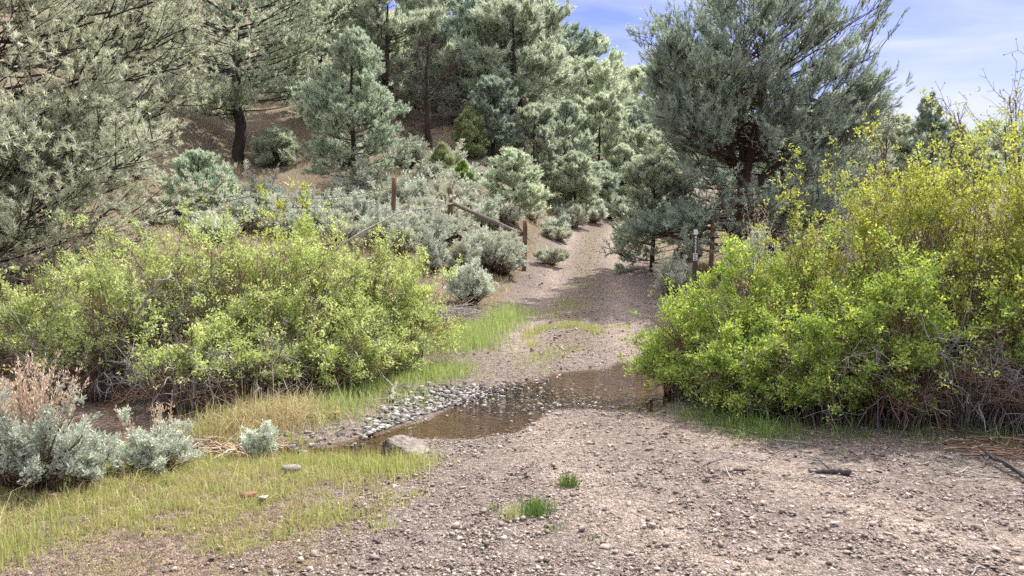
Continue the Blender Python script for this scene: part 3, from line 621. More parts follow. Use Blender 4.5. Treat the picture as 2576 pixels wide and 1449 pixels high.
put_sage(5, 1185, 772, 655, 130, 'pale fan shaped sagebrush at the foot of the road bank', 'sage', 0, detail=1.2, zl=.15)
put_sage(6, 1250, 690, 592, 140, 'big woody sagebrush in front of the short fence post', 'sage_grey', 5, detail=1.5, zl=.45)
put_sage(7, 1165, 690, 612, 90, 'grey sagebrush between the fan shaped and the woody one', 'sage_grey', 3, detail=.9)
put_sage(8, 1055, 618, 542, 170, 'silver sagebrush under the fence brace', 'sage', 0, detail=1.3)
put_sage(9, 1120, 560, 470, 90, 'pinkish grey sagebrush behind the middle fence post', 'sage_grey', 8, detail=.9)
put_sage(10, 1385, 668, 625, 90, 'low olive sagebrush at the base of the short fence post', 'sage_grey', 0, detail=.9)
put_sage(11, 1400, 605, 570, 90, 'low sagebrush behind the short fence post on the road edge', 'sage_grey', 0, detail=.8)
put_sage(12, 1900, 700, 600, 110, 'sagebrush with pink stalks below the large pine trunk', 'sage', 10, Y=11.5)
put_sage(13, 1690, 690, 650, 90, 'grey sagebrush beside the number post', 'sage_grey', 0, Y=17)
MID = [(470, 500, 420, 130), (565, 520, 445, 130), (640, 520, 440, 130), (700, 540, 470, 120), (600, 560, 490, 120), (840, 560, 500, 120), (900, 560, 500, 110), (950, 590, 530, 120), (860, 590, 530, 120), (780, 540, 480, 110), (1000, 560, 505, 100), (1050, 560, 495, 90),
       (1220, 560, 500, 80), (1180, 520, 470, 70), (1010, 620, 560, 110), (1090, 660, 600, 90)]
proto_s = None
for i, (u, vb, vt, w) in enumerate(MID):
    put_sage(30 + i, u, vb + 25, vt, w, 'silver sagebrush in the dense patch between the rose thicket and the hillside', ('sage', 'sage_grey')[i % 3 == 2], 0, group='sagebrush patch behind the rose thicket', detail=.75)
# hillside shrubs: one of each kind, then copies
r = random.Random(11)
HS = [put_bush('sagebrush', (-6 + 3 * i, 30, hpt(-6 + 3 * i, 30)), 'small grey shrub growing on the open hillside between the pines', 'shrub', 'shrubs on the hillside', sage(60 + i, .75, .62, 34, 7, 7, 2, .12, .3, 0, .15), ('stem', ('sage_grey', 'sage', 'sage_grey')[i], 'stalk'), SP) for i in range(3)]
cnt = 0
while cnt < 190:
    d = 19 * (80 / 19) ** r.random(); az = r.uniform(-.55, .30); x, y = az * d, d
    if x > road_x(y) - 2.0 and y < 66: continue
    uu = (512 + az * FPX) * K
    if 430 < uu < 800 and 22 < y < 40 or 980 < uu < 1150 and 30 < y < 45: continue
    s = r.uniform(.6, 1.5); p = (x, y, hpt(x, y))
    if cnt < 3:
        HS[cnt].location = p
    else: dup(HS[cnt % 3], p, r.uniform(0, 6.28), (s, s, s * r.uniform(.7, 1.1)), 'small grey shrub growing on the open hillside between the pines')
    cnt += 1

# ------------------------------------------------------------------ pines
def pine(seed, H, prof, n1=70, k2=8, k3=6, m=7, nl=.14, nw=.02, tw=.10, limbs=None, trunk_r=.11, gap=-.1, bare=.25, secl=.36, dead=0, upb=(.0, .7), tuft=.10, low=None, jit=.06, tdr=.6, ang=(.2, .95)):
    """prof: (height fraction, radius) knots of the crown outline"""
    g = np.random.default_rng(seed); Tr, Cr, De = Geo(), Geo(), Geo()
    pz = np.array([p[0] for p in prof]) * H; pr = np.array([p[1] for p in prof])
    if limbs is None:
        b = g.normal(0, .02 * H, 2); limbs = [([(0, 0, -.15), (b[0] * .4, b[1] * .4, H * .3), (b[0], b[1], H * .65), (0, 0, H * .985)], trunk_r)]
    LP = []
    for pts, rad in limbs:
        pts = np.array(pts, float); s = np.linspace(0, 1, len(pts)); t = np.linspace(0, 1, 16)
        Q = np.stack([np.interp(t, s, pts[:, k]) for k in range(3)], -1)
        for _ in range(2): Q[1:-1] = .25 * Q[:-2] + .5 * Q[1:-1] + .25 * Q[2:]
        Q[1:-1] += g.normal(0, .012 * rad / .1, (14, 3)); LP.append(Q)
        R = rad * (1 - .9 * t ** 1.1) + .006
        tubes(Tr, Q[None], R[None], 8, .5)
    # primaries
    zlo = pz[0]; q = g.uniform(0, 1, n1); h = zlo + (H * .985 - zlo) * q
    wl = np.array([np.linalg.norm(np.diff(Q, axis=0), axis=1).sum() for Q in LP]); li = g.choice(len(LP), n1, p=wl / wl.sum()); S = np.zeros((n1, 3)); ok = np.ones(n1, bool)
    for j, Q in enumerate(LP):
        k = li == j; n_k = int(k.sum()); lo = zlo if j == 0 else Q[0, 2] + .1
        if len(LP) == 1: hh = h[k]; o = np.argsort(Q[:, 2]); S[k] = np.stack([np.interp(hh, Q[o, 2], Q[o, a]) for a in range(3)], -1)
        else:
            t0 = np.clip((max(lo, zlo) - Q[0, 2]) / max(Q[-1, 2] - Q[0, 2], .3), .15, .6) if Q[-1, 2] > Q[0, 2] + .5 else .3
            tt = g.uniform(t0, 1, n_k) * 15; S[k] = np.stack([np.interp(tt, np.arange(16), Q[:, a]) for a in range(3)], -1)
    h = S[:, 2]; az = np.arange(n1) * 2.39996 + g.normal(0, .35, n1); od = np.stack([np.cos(az), np.sin(az), np.zeros(n1)], -1)
    rel = np.clip((h - zlo) / (H - zlo), 0, 1); slope = upb[0] + (upb[1] - upb[0]) * rel + g.normal(0, .12, n1)
    tgt = np.interp(h + .2 * slope, pz, pr) * g.uniform(.78, 1.06, n1) * (1 + .17 * np.sin(3 * az + 4 * rel + seed) + .12 * np.sin(2 * az + 17 * rel))
    proj = (S[:, :2] * od[:, :2]).sum(1); L = np.maximum(tgt - proj, .18 * tgt + .05)
    u = np.linspace(0, 1, 7); cu = g.uniform(.05, .35, n1)
    def prim(i, t): return S[i] + od[i] * (L[i] * t)[:, None] + np.stack([np.zeros_like(t), np.zeros_like(t), L[i] * (slope[i] * t + cu[i] * (t * t - .5 * t))], -1)
    I = np.repeat(np.arange(n1), 7); P = prim(I, np.tile(u, n1)).reshape(n1, 7, 3) + g.normal(0, .025, (n1, 7, 3)) * (L * .5)[:, None, None] * u[None, :, None]
    tubes(Tr, P, (np.linspace(1, .25, 7)[None] * (.006 + .0065 * L)[:, None] * (trunk_r / .11) ** .4), 4, g.uniform(.3, .7, n1))
    n2 = n1 * k2; si = np.repeat(np.arange(n1), k2); t = bare + (1.02 - bare) * np.sqrt(g.uniform(0, 1, n2)); q2 = prim(si, t)
    sg = g.choice((-1.0, 1.0), n2); an = sg * g.uniform(.25, 1.25, n2); o = od[si]
    d = unit(np.stack([o[:, 0] * np.cos(an) - o[:, 1] * np.sin(an), o[:, 0] * np.sin(an) + o[:, 1] * np.cos(an), slope[si] * .6 + g.uniform(-.25, 1.0, n2)], -1))
    L2 = (L[si] * secl + .12 * pr.max()) * g.uniform(.45, 1, n2) * (1.25 - .6 * t)
    uu = np.linspace(0, 1, 3)[None, :, None]; P2 = q2[:, None] + d[:, None] * L2[:, None, None] * uu + (np.array((0, 0, .18)) * L2[:, None])[:, None] * uu ** 2
    tubes(Tr, P2, np.array([[1, .7, .35]]) * (.004 + .009 * L2)[:, None], 3, g.uniform(.3, .8, n2))
    if m:
        n3 = n2 * k3; ti = np.repeat(np.arange(n2), k3); w = g.uniform(.2, 1.08, n3)
        c = q2[ti] + d[ti] * (L2[ti] * w)[:, None] + np.stack([np.zeros(n3), np.zeros(n3), .18 * L2[ti] * w * w], -1) + g.normal(0, jit, (n3, 3))
        keep = noise3(c, .55 * pr.max() * .6, seed) + g.normal(0, .3, n3) > gap - .5
        if low is not None: keep &= c[:, 2] > low
        c = c[keep]; ti = ti[keep]; n3 = len(c)
        td = unit(d[ti] * .5 + unit(c - np.array((0, 0, H * .35))) * .35 + np.array((0, 0, .5)) + rdir(g, n3) * tdr)
        hue = np.clip(.5 + .28 * noise3(c, .8, seed + 4) + g.normal(0, .18, n3), 0, 1)
        ci = np.repeat(np.arange(n3), m); N = len(ci); a = g.uniform(*ang, N); pp = perp(g, td[ci]); nd = td[ci] * np.cos(a)[:, None] + pp * np.sin(a)[:, None]
        base = c[ci] + td[ci] * (g.uniform(-.5, .6, N) * tuft)[:, None]
        needles(Cr, base, nd, perp(g, nd), nl * g.uniform(.7, 1.25, N), nw * g.uniform(.7, 1.3, N), np.clip(hue[ci] + g.normal(0, .15, N), 0, 1))
    else:
        n3 = n2 * k3; ti = np.repeat(np.arange(n2), k3); c = q2[ti] + d[ti] * (L2[ti] * g.uniform(.2, 1, n3))[:, None]; dd = unit(d[ti] + rdir(g, n3) * .9); l3 = g.uniform(.15, .5, n3)
        tubes(Tr, np.stack([c, c + dd * l3[:, None]], 1), np.array([[1, .5]]) * .006 * np.ones((n3, 1)), 3, g.uniform(.3, 1, n3))
    if dead:
        a = g.uniform(0, 6.283, dead); hz = g.uniform(zlo * .8 + .2, H * .55, dead); Ld = np.interp(hz, pz, pr) * g.uniform(.35, .85, dead); b = np.stack([np.cos(a) * .1, np.sin(a) * .1, hz], -1)
        o = np.stack([np.cos(a), np.sin(a), g.normal(-.05, .2, dead)], -1); P = b[:, None] + o[:, None] * Ld[:, None, None] * u[None, :, None] + g.normal(0, .05, (dead, 7, 3)) * u[None, :, None]
        tubes(De, P, np.linspace(1, .3, 7)[None] * .012 * g.uniform(.6, 1.3, (dead, 1)), 4, g.uniform(.4, 1, dead))
        n = dead * 8; i = np.repeat(np.arange(dead), 8); k = g.integers(2, 7, n); dd = unit(o[i] + rdir(g, n) * .8); l = g.uniform(.1, .5, n)
        Pt = P[i, k][:, None] + dd[:, None] * l[:, None, None] * np.linspace(0, 1, 4)[None, :, None] + g.normal(0, .03, (n, 4, 3)) * np.linspace(0, 1, 4)[None, :, None]
        tubes(De, Pt, np.linspace(1, .4, 4)[None] * .005 * np.ones((n, 1)), 3, g.uniform(.4, 1, n))
    return Tr, Cr, De
PP = ('trunk', 'crown', 'dead_branches')
CONE = [(.05, .75), (.15, 1.0), (.4, .92), (.65, .68), (.85, .38), (1.0, .08)]
ROUND = [(.12, .55), (.25, .9), (.5, 1.0), (.75, .75), (.92, .4), (1.0, .1)]
OPENT = [(.22, .7), (.35, .95), (.55, 1.0), (.8, .7), (1.0, .15)]
def prof(shape, r): return [(a, b * r) for a, b in shape]
def put_tree(name, p, label, cat, group, geos, mats=('bark', 'pine', 'dead'), rz=0.0):
    o = empty(name, tuple(p), label, cat, group, rz)
    for g, m, pn in zip(geos, mats, PP):
        if g.n: link(pn, g.mesh(name + '_' + pn, M[m], pn != 'crown'), o)
    return o
def tree_px(seed, u, vb, vt, width, shape, label, mat='pine', group='pines on the hillside', name='pine_tree', dens=1.0, Y=None, bark='bark', **kw):
    p = hit(u, vb) if Y is None else np.array((px_x(u, Y), Y, hpt(px_x(u, Y), Y)))
    H = z_at(vt, p[1]) - p[2]; R = width / K / FPX * p[1] * .5; D = p[1]
    nl = max(.07, .0042 * D); nw = max(.010, .00115 * D)
    a = dict(n1=int(66 * dens), k2=9, k3=5, m=18, nl=nl, nw=nw, tuft=nl * 1.3, jit=.03 * R, trunk_r=.016 * H + .02); a.update(kw)
    return put_tree(name, p, label, 'tree', group, pine(seed, H, prof(shape, R), **a), (bark, mat, 'dead'))
NEAR = 'pines near the road'
# far left, close: sunlit needles
Y = 12.5; x = px_x(-40, Y); z0 = hpt(x, Y)
put_tree('pine_tree', (x, Y, z0), 'big sunlit pine filling the left picture edge with pale dead twigs', 'tree', NEAR,
         pine(301, 9.5, [(.03, 2.2), (.12, 2.9), (.3, 3.1), (.5, 2.8), (.75, 2.2), (1, .3)], n1=230, k2=14, k3=7, m=30, nl=.085, nw=.0125, tuft=.10, secl=.36, trunk_r=.15, gap=.10, tdr=.95, ang=(.3, 1.2), bare=.25, dead=30, jit=.07, upb=(-.02, .85)), ('bark', 'pine_warm', 'dead'))
Y = 10.8; x = px_x(-90, Y); z0 = hpt(x, Y)
put_tree('pine_tree', (x, Y, z0), 'lower pine with drooping shaded boughs at the left edge beside the rose thicket', 'tree', NEAR,
         pine(308, z_at(360, Y) - z0, [(.02, 1.9), (.2, 2.3), (.5, 2.0), (.8, 1.1), (1, .2)], n1=110, k2=12, k3=6, m=26, nl=.085, nw=.0125, tuft=.10, trunk_r=.09, gap=.1, tdr=.95, ang=(.3, 1.2), dead=26, upb=(-.05, .8), jit=.07), ('bark', 'pine_warm', 'dead'))
# dark trunked pine on the slope
tree_px(302, 603, 412, -190, 400, [(.20, .5), (.27, .8), (.4, .95), (.6, 1.0), (.8, .7), (1, .2)], 'tall pine with a thick bare dark trunk on the brown slope', 'pine', dens=2.6, k2=11, trunk_r=.25, dead=20, gap=.1, bare=.38)
tree_px(303, 893, 492, 85, 235, CONE, 'dense blue green pine on the slope behind the leaning post', 'pine_blue', dens=1.9, k2=9, gap=-.3)
# dead tree
tree_px(304, 1080, 415, 105, 190, OPENT, 'leafless grey dead pine with dark trunk on the open slope', 'pine', name='dead_tree', dens=1.1, m=0, k2=7, k3=5, bark='bark', trunk_r=.17)
SPEC = [(1180, 400, 280, 75, CONE, 'young', 'small yellow green pine right of the dead tree'), (1112, 470, 372, 62, CONE, 'young', 'little pale pine below the dead tree'),
        (1290, 562, 380, 150, CONE, 'pine', 'bushy young pine behind the sloping fence rail'), (1445, 560, 388, 115, CONE, 'pine', 'narrow young pine at the road edge before the bend'),
        (1425, 510, 268, 150, CONE, 'pine_blue', 'pointed pine rising behind the narrow young one'), (1345, 480, 275, 110, OPENT, 'pine', 'thin pine with see through crown in mid slope'),
        (1240, 395, 205, 120, ROUND, 'pine_dark', 'dark rounded pine above the little yellow green ones'), (1505, 500, 250, 130, ROUND, 'pine', 'olive pine beside the road bend'),
        (1475, 430, 165, 165, ROUND, 'pine', 'broad pine above the road bend'), (960, 280, 40, 130, ROUND, 'pine', 'upright pine behind the dense blue green one'),
        (860, 300, 90, 150, CONE, 'pine_blue', 'pale conical pine with its top left of the blue green one'), (1210, 300, 110, 150, ROUND, 'pine', 'broad grey pine behind the dead tree'),
        (1585, 480, 280, 90, OPENT, 'pine_dark', 'dark small pine seen at the end of the road'), (720, 200, -60, 160, ROUND, 'pine', 'pine high on the slope right of the thick dark trunk'),
        (400, 230, -40, 150, ROUND, 'pine_dark', 'shaded pine between the big left pine and the dark trunk'), (505, 560, 390, 190, CONE, 'pine_blue', 'pale young pine over the rose thicket below the dark trunk'),
        (700, 420, 330, 100, CONE, 'pine', 'low pine sapling on the slope right of the dark trunk')]
for i, (u, vb, vt, w, sh, mt, lab) in enumerate(SPEC):
    tree_px(320 + i, u, vb, vt, w, sh, lab, mt, dens=1.15)
tree_px(345, 1164, 520, 412, 52, CONE, 'bright green pointed juniper beside the middle fence post', 'juniper', name='juniper_tree', dens=1.0, nl=.09)
tree_px(346, 2322, 480, 243, 95, [(.2, .9), (.5, .8), (.75, .6), (1, .1)], 'dark far juniper poking above the willow tops', 'pine_dark', name='juniper_tree', Y=48, dens=.9)
# the large pine on the right, several limbs
Y = 20.0; x = px_x(1912, Y); z0 = hpt(x, Y)
limbs = [([(0, 0, -.2), (.03, 0, 1.2), (.1, 0, 2.4), (.35, -.1, 3.6), (.5, -.1, 5.0), (.5, 0, 6.4)], .19),
         ([(.08, 0, 2.1), (-.3, .1, 3.2), (-.6, .2, 4.4), (-.6, .2, 5.9)], .11), ([(.1, .05, 2.3), (.05, .3, 3.8), (.1, .4, 6.2)], .11),
         ([(.15, 0, 2.0), (.9, -.1, 2.7), (1.9, -.15, 3.7), (2.25, -.1, 4.3)], .11), ([(.9, .35, -.15), (.92, .35, 1.0), (1.15, .3, 2.4), (1.5, .3, 3.6)], .13),
         ([(0, 0, .75), (-.55, -.3, 1.25), (-1.4, -.5, 1.3), (-2.3, -.6, .9)], .085), ([(.1, 0, 2.5), (-1.0, .4, 3.4), (-1.4, .5, 4.2), (-1.6, .4, 5.0)], .08)]
limbs = [([(a - .55, b, c) for a, b, c in pts_], r_) for pts_, r_ in limbs]
put_tree('pine_tree', (x, Y, z0), 'large many limbed pine with red brown bark standing right of the road', 'tree', NEAR,
         pine(302, 6.9, [(.04, 2.9), (.13, 2.85), (.3, 2.5), (.45, 2.3), (.6, 2.3), (.75, 2.1), (.9, 1.6), (1, 1.0)], n1=300, k2=12, k3=5, m=26, nl=.12, nw=.0175, tuft=.2, limbs=limbs, trunk_r=.12, gap=.1, bare=.38, dead=45, jit=.06, upb=(-.15, .7), low=.55), ('bark_red', 'pine_dark', 'dead'))
tree_px(348, 1640, 650, 405, 200, [(.02, .85), (.12, 1.05), (.4, .95), (.75, .6), (1, .1)], 'young pine hugging the large pine on the road side', 'pine', NEAR, dens=1.5, Y=21.5, trunk_r=.07)
tree_px(349, 2110, 560, 250, 240, ROUND, 'grey green pine half hidden behind the large right pine', 'pine', NEAR, dens=1.2, Y=34)
tree_px(350, 1990, 560, 330, 260, ROUND, 'pine behind the willow thicket and the large pine', 'pine_dark', NEAR, dens=1.2, Y=27)
# the wood on the hill: eight kinds, then copies
for i, (u, vb, vt, w, lab) in enumerate([(1440, 575, 520, 90, 'pale shrub at the foot of the narrow young pine by the road'), (1490, 560, 505, 90, 'pale shrub on the left bank where the road bends'), (1535, 552, 500, 80, 'grey shrub closing the view at the bend of the road'),
                                      (1585, 556, 500, 90, 'grey shrub on the far side of the bend beside the pine'), (1630, 590, 530, 90, 'shrub at the road edge under the large pine'), (1400, 590, 550, 80, 'olive shrub on the road bank near the bushy young pine')]):
    put_sage(80 + i, u, vb, vt, w, lab, ('sage_grey', 'sage')[i % 2], 0, group='shrubs by the bend of the road', detail=.8, zl=.1)
for i, (u, vb, vt, w, sh, mt, lab) in enumerate([(1565, 545, 375, 110, CONE, 'pine', 'pine closing the road bend, straight above the road end'), (1620, 545, 330, 140, ROUND, 'pine', 'rounded pine just left of the large pine above the road bend'),
                                                 (1515, 545, 420, 90, CONE, 'pine_blue', 'small pointed pine on the inner bank of the road bend'), (1690, 500, 250, 170, ROUND, 'pine', 'pine seen through the left side of the large pine')]):
    tree_px(360 + i, u, vb, vt, w, sh, lab, mt, dens=1.15)
r = random.Random(4); protos = []
KIND = [(CONE, 1.7), (ROUND, 2.1), (ROUND, 1.9), (OPENT, 2.1), (CONE, 1.9), (ROUND, 2.3), (OPENT, 1.8)]
pts = []; hs = []
occ = np.zeros((144, 256), bool)                      # which parts of the slope already carry a crown, so that none is hidden
def cover(u, vb, vt, w, mark=True):
    x0, x1, y0, y1 = [int(round(q / K / 4)) for q in (u - w / 2, u + w / 2, vt, vb)]
    yy, xx = np.mgrid[max(y0, 0):max(min(y1, 144), 0), max(x0, 0):max(min(x1, 256), 0)]
    if xx.size == 0: return 0
    q = (yy - y0) / max(y1 - y0, 1); m = np.abs(xx - (x0 + x1) / 2) <= (x1 - x0) / 2 * np.minimum(1, .35 + 1.1 * q)
    f = (~occ[yy, xx] & m).sum() / max(m.sum(), 1) * min(1, m.sum() / max(1, (x1 - x0) * (y1 - y0) * .5))
    if mark: occ[yy[m], xx[m]] = True
    return f
for q in SPEC: cover(q[0], q[1], q[2], q[3])
for q in ((603, 330, -190, 380), (893, 490, 85, 230), (60, 700, -300, 560), (1890, 650, 200, 200), (2500, 900, 420, 700), (610, 420, 320, 260), (1060, 410, 290, 90)): cover(*q)
cand = []
for _ in range(16000):
    az = r.uniform(-.64, .62); d = 34 * (215 / 34) ** (r.random() ** .8)
    if d > np.interp(az, _az, _dc) + 6 or d < np.interp(az, _az, _d0) + (13 if az < .1 else 4): continue
    if abs(az * d - road_x(d)) < 4 and d < 70: continue
    cand.append((d, az))
cand.sort()
for d, az in cand:
    x, y = az * d, d; z = hpt(x, y); H = r.uniform(3.2, 7.2) * (1 if d < 90 else .9); u = (512 + az * FPX) * K
    vb = (230 - (z - 1.7) / d * FPX) * K; vt = (230 - (z + H - 1.7) / d * FPX) * K; w = .62 * H / d * FPX * K
    sky_v = np.interp(u / K, [500, 517, 560, 600, 636, 672, 700, 875, 940], [-60, -6, 14, 38, 62, 52, 50, 118, 126]) * K
    if vt < sky_v:
        H *= (vb - sky_v) / (vb - vt); vt = sky_v; w = .62 * H / d * FPX * K
        if H < 2.6: continue
    if any((x - a) ** 2 + (y - b) ** 2 < 4.5 for a, b in pts) or len(pts) >= 285: continue
    if 450 < u < 770 and 300 < vb < 440 or 1000 < u < 1140 and 280 < vb < 430: continue
    if cover(u, vb, vt, w, False) > (.15 if d < 110 else .12): cover(u, vb, vt, w); pts.append((x, y)); hs.append(H)
print('hill trees', len(pts))
far_lab = 'grey green pine in the dense stand high on the hillside'; mid_lab = 'grey green pine in the open stand on the lower hillside'; right_lab = 'distant pine on the low ridge behind the large right pine'
for i, (x, y) in enumerate(pts):
    k = i % len(KIND); H = hs[i]; s = H / 6.0; sx = s * r.uniform(.9, 1.2); p = (x, y, hpt(x, y))
    lab, grp = (right_lab, 'pines on the far ridge') if x / y > .24 else ((far_lab, 'pines high on the hillside') if y > 70 else (mid_lab, 'pines on the lower hillside'))
    if i < len(KIND):
        sh, R = KIND[k]; mt = ('pine', 'pine', 'pine_blue', 'pine', 'pine', 'pine_dark', 'pine')[k]
        o = put_tree('pine_tree', p, lab, 'tree', grp, pine(400 + k, 6.0, prof(sh, R), n1=80, k2=9, k3=4, m=20, nl=.26, nw=.05, tuft=.34, jit=.05, trunk_r=.13, gap=.08, bare=.3), ('bark', mt, 'dead'), r.uniform(0, 6.28))
        o.scale = (sx, sx, s); protos.append(o)
    else: dup(protos[k], p, r.uniform(0, 6.28), (sx, sx, s), lab, grp)

# ------------------------------------------------------------------ willow shoot, bare sapling, dead brush
Y = 11.0; x = px_x(735, Y); z0 = hpt(x, Y); h = z_at(415, Y) - z0
St, Fo, De = bush(501, h, .55, 42, 5, 6, 7, .045, .5, .62, up=.8, spread=.25, dead=0, gap=-.3, lenf=(.06, .16))
put_bush('willow_shoot', (x, Y, z0), 'tall yellow willow shoot rising out of the rose thicket', 'bush', None, (St, Fo), ('stem', 'willow_top'), ('stems', 'foliage'))
def sapling(seed, x, Y, h, spread, n, label):
    g = np.random.default_rng(seed); z0 = hpt(x, Y); St, Bu = Geo(), Geo(); u = np.linspace(0, 1, 8)
    ang = g.uniform(-1, 1, n); T = np.stack([spread * ang, g.normal(0, .3, n), h * (1 - .28 * np.abs(ang) ** 1.5) * g.uniform(.8, 1, n)], -1); B = g.normal(0, .08, (n, 3)); B[:, 2] = -.05; C = B * .6 + T * .4; C[:, 2] = T[:, 2] * .6
    P = bez(B[:, None], C[:, None], T[:, None], np.broadcast_to(u, (n, 8))) + g.normal(0, .02, (n, 8, 3)) * u[None, :, None]; tubes(St, P, np.linspace(1, .3, 8)[None] * .02 * np.ones((n, 1)), 5, .2)
    n2 = n * 12; i = np.repeat(np.arange(n), 12); t = g.uniform(.5, 1, n2); q = bez(B[i], C[i], T[i], t); d = unit(unit(T[i]) * .7 + rdir(g, n2) * .8 + np.array((0, 0, .3))); L = g.uniform(.2, .55, n2); uu = np.linspace(0, 1, 4)[None, :, None]
    P2 = q[:, None] + d[:, None] * L[:, None, None] * uu + np.array((0, 0, .12)) * uu ** 2 + g.normal(0, .02, (n2, 4, 3)) * uu; tubes(St, P2, np.linspace(1, .5, 4)[None] * .005 * np.ones((n2, 1)), 3, .5)
    n3 = n2 * 5; j = np.repeat(np.arange(n2), 5); w = g.integers(1, 4, n3); c = P2[j, w]; dd = unit(d[j] + rdir(g, n3) * .9); l = g.uniform(.06, .16, n3); tubes(St, np.stack([c, c + dd * l[:, None]], 1), np.array([[.003, .002]]) * np.ones((n3, 1)), 3, .5)
    k = np.repeat(np.arange(n3), 3); e = (c + dd * l[:, None])[k]; bd = unit(dd[k] + rdir(g, len(k)) * .6); diamonds(Bu, e, bd, perp(g, bd), .035, .015, g.uniform(0, 1, len(k)))
    o = empty('bare_sapling', (x, Y, z0), label, 'sapling', None); link('stems', St.mesh('sapling_stems', M['stem'], True), o); link('buds', Bu.mesh('sapling_buds', M['young']), o)
sapling(511, px_x(2590, 9.4), 9.4, z_at(120, 9.4) - hpt(px_x(2590, 9.4), 9.4), 1.35, 11, 'bare budding sapling with open twigs against the sky above the willows')
sapling(512, px_x(2230, 9.6), 9.6, z_at(275, 9.6) - hpt(px_x(2230, 9.6), 9.6), .3, 5, 'thin budding sapling showing between the large pine and the far juniper')
def brush(seed, u, v, w, h, n, label, mat='dead'):
    g = np.random.default_rng(seed); p = hit(u, v); G = Geo(); t = np.linspace(0, 1, 6)
    b = np.stack([g.uniform(-w, w, n) * .5, g.uniform(-w, w, n) * .3, g.uniform(0, .08, n)], -1); d = unit(np.stack([g.normal(.5, .7, n), g.normal(-.2, .6, n), g.uniform(-.1, .8, n)], -1)); L = g.uniform(.4, 1, n) * w * .6
    P = b[:, None] + d[:, None] * L[:, None, None] * t[None, :, None]; P[:, :, 2] = np.maximum(.01, P[:, :, 2] * h / w * 1.6 - (L[:, None] * .5) * t[None] ** 2 * .5) + g.uniform(0, h * .4, (n, 1)); P += g.normal(0, .02, P.shape) * t[None, :, None]
    tubes(G, P, np.linspace(1, .4, 6)[None] * .006 * g.uniform(.6, 1.8, (n, 1)), 4, g.uniform(.2, 1, n)); return tag(link('dead_brush', G.mesh('dead_brush', M[mat], True), None, tuple(p)), label, 'dead brush')
brush(521, 1110, 810, 1.0, .5, 150, 'heap of grey dead twigs beside the bright verge grass')
brush(522, 580, 1140, .7, .18, 60, 'bundle of pale flood washed stalks lying over the stream', 'stalk')
brush(523, 1150, 640, .9, .4, 70, 'dark dead twigs tangled under the sagebrush on the bank', 'charred')
brush(524, 2480, 1140, .8, .2, 34, 'tangle of pale twigs on the ground under the right willows', 'stem')
def stick(pts, rad, mat, label, name='fallen_branch', twigs=0, seed=1):
    g = np.random.default_rng(seed); pts = np.array(pts, float); t = np.linspace(0, 1, 12); s = np.linspace(0, 1, len(pts)); Q = np.stack([np.interp(t, s, pts[:, k]) for k in range(3)], -1)
    o0 = Q[0].copy(); Q = Q - o0 + g.normal(0, rad * .25, Q.shape); R = rad * (1 - .55 * t) * g.uniform(.85, 1.15, 12); R[0] *= .6; R[-1] *= .4; G = Geo(); tubes(G, Q[None], R[None], 8, .5)
    for _ in range(twigs):
        i = g.integers(3, 11); d = unit(g.normal(size=3) * np.array((1, 1, .5)) + np.array((0, 0, .3))); l = g.uniform(4, 14) * rad; tt = np.linspace(0, 1, 4)[:, None]
        tubes(G, (Q[i] + d * l * tt + g.normal(0, rad * .3, (4, 3)) * tt)[None], np.linspace(.45, .15, 4)[None] * rad, 5, .6)
    return tag(link(name, G.mesh(name, M[mat], True), None, tuple(o0)), label, 'branch')
def gp(u, v, dz): p = hit(u, v); p[2] += dz; return p
stick([gp(985, 1015, .03), gp(988, 990, .05), gp(1000, 968, .04)], .028, 'dead', 'short pale driftwood limb on the grassy bank', 'driftwood', 3, 3)
stick([gp(2140, 1197, .025), gp(2085, 1193, .025), gp(2030, 1189, .015)], .024, 'charred', 'dark stick lying alone on the shaded gravel', 'fallen_branch', 1, 4)
stick([gp(2590, 1222, .03), gp(2530, 1185, .06), gp(2460, 1155, .05)], .022, 'charred', 'dark fallen branch at the right edge under the willows', 'fallen_branch', 5, 5)
p = at(880, 600, 9.0); q = at(1010, 530, 9.6); stick([at(830, 640, 8.9), p, q, at(1120, 520, 10.2)], .014, 'dead', 'long grey dead branch leaning out of the rose thicket toward the post', 'dead_branch', 8, 6)
p = at(300, 690, 7.4); stick([at(340, 800, 7.45), at(375, 740, 7.3), at(420, 700, 7.2), at(435, 690, 7.3)], .014, 'dead', 'bent white dead limb in front of the left rose bushes', 'dead_branch', 6, 7)

# ------------------------------------------------------------------ fences and the number post
def beam(name, a, b, ra, rb, mat, parent, sides=10, seed=0):
    g = np.random.default_rng(seed); a = np.array(a, float); b = np.array(b, float); t = np.linspace(0, 1, 9)[:, None]; Q = a + (b - a) * t + g.normal(0, ra * .06, (9, 3)); R = (ra + (rb - ra) * t[:, 0]) * g.uniform(.93, 1.07, 9)
    Q = np.concatenate([Q[:1], Q, Q[-1:]]); Q[0] -= (b - a) * 1e-4; Q[-1] += (b - a) * 1e-4; R = np.concatenate([[.002], R, [.002]]); G = Geo(); tubes(G, Q[None], R[None], sides, .5); return link(name, G.mesh(name, M[mat], True), parent)
Yf = 21.0
b1 = np.array((px_x(1133, Yf + 1), Yf + 1)); b3 = np.array((px_x(1318, Yf), Yf)); z1 = hpt(*b1); z3 = hpt(*b3)
t1 = z_at(472, Yf + 1); t3 = z_at(556, Yf)
fo = empty('wooden_fence', (b1[0], b1[1], z1), 'old wooden fence brace with a rail sloping down to the road', 'fence')
L = lambda x, y, z: (x - b1[0], y - b1[1], z - z1)
beam('post', L(*b1, z1 - .1), L(*b1, t1), .08, .075, 'post', fo, seed=1); beam('post', L(*b3, z3 - .15), L(b3[0] + .03, b3[1], t3), .07, .062, 'post', fo, seed=2)
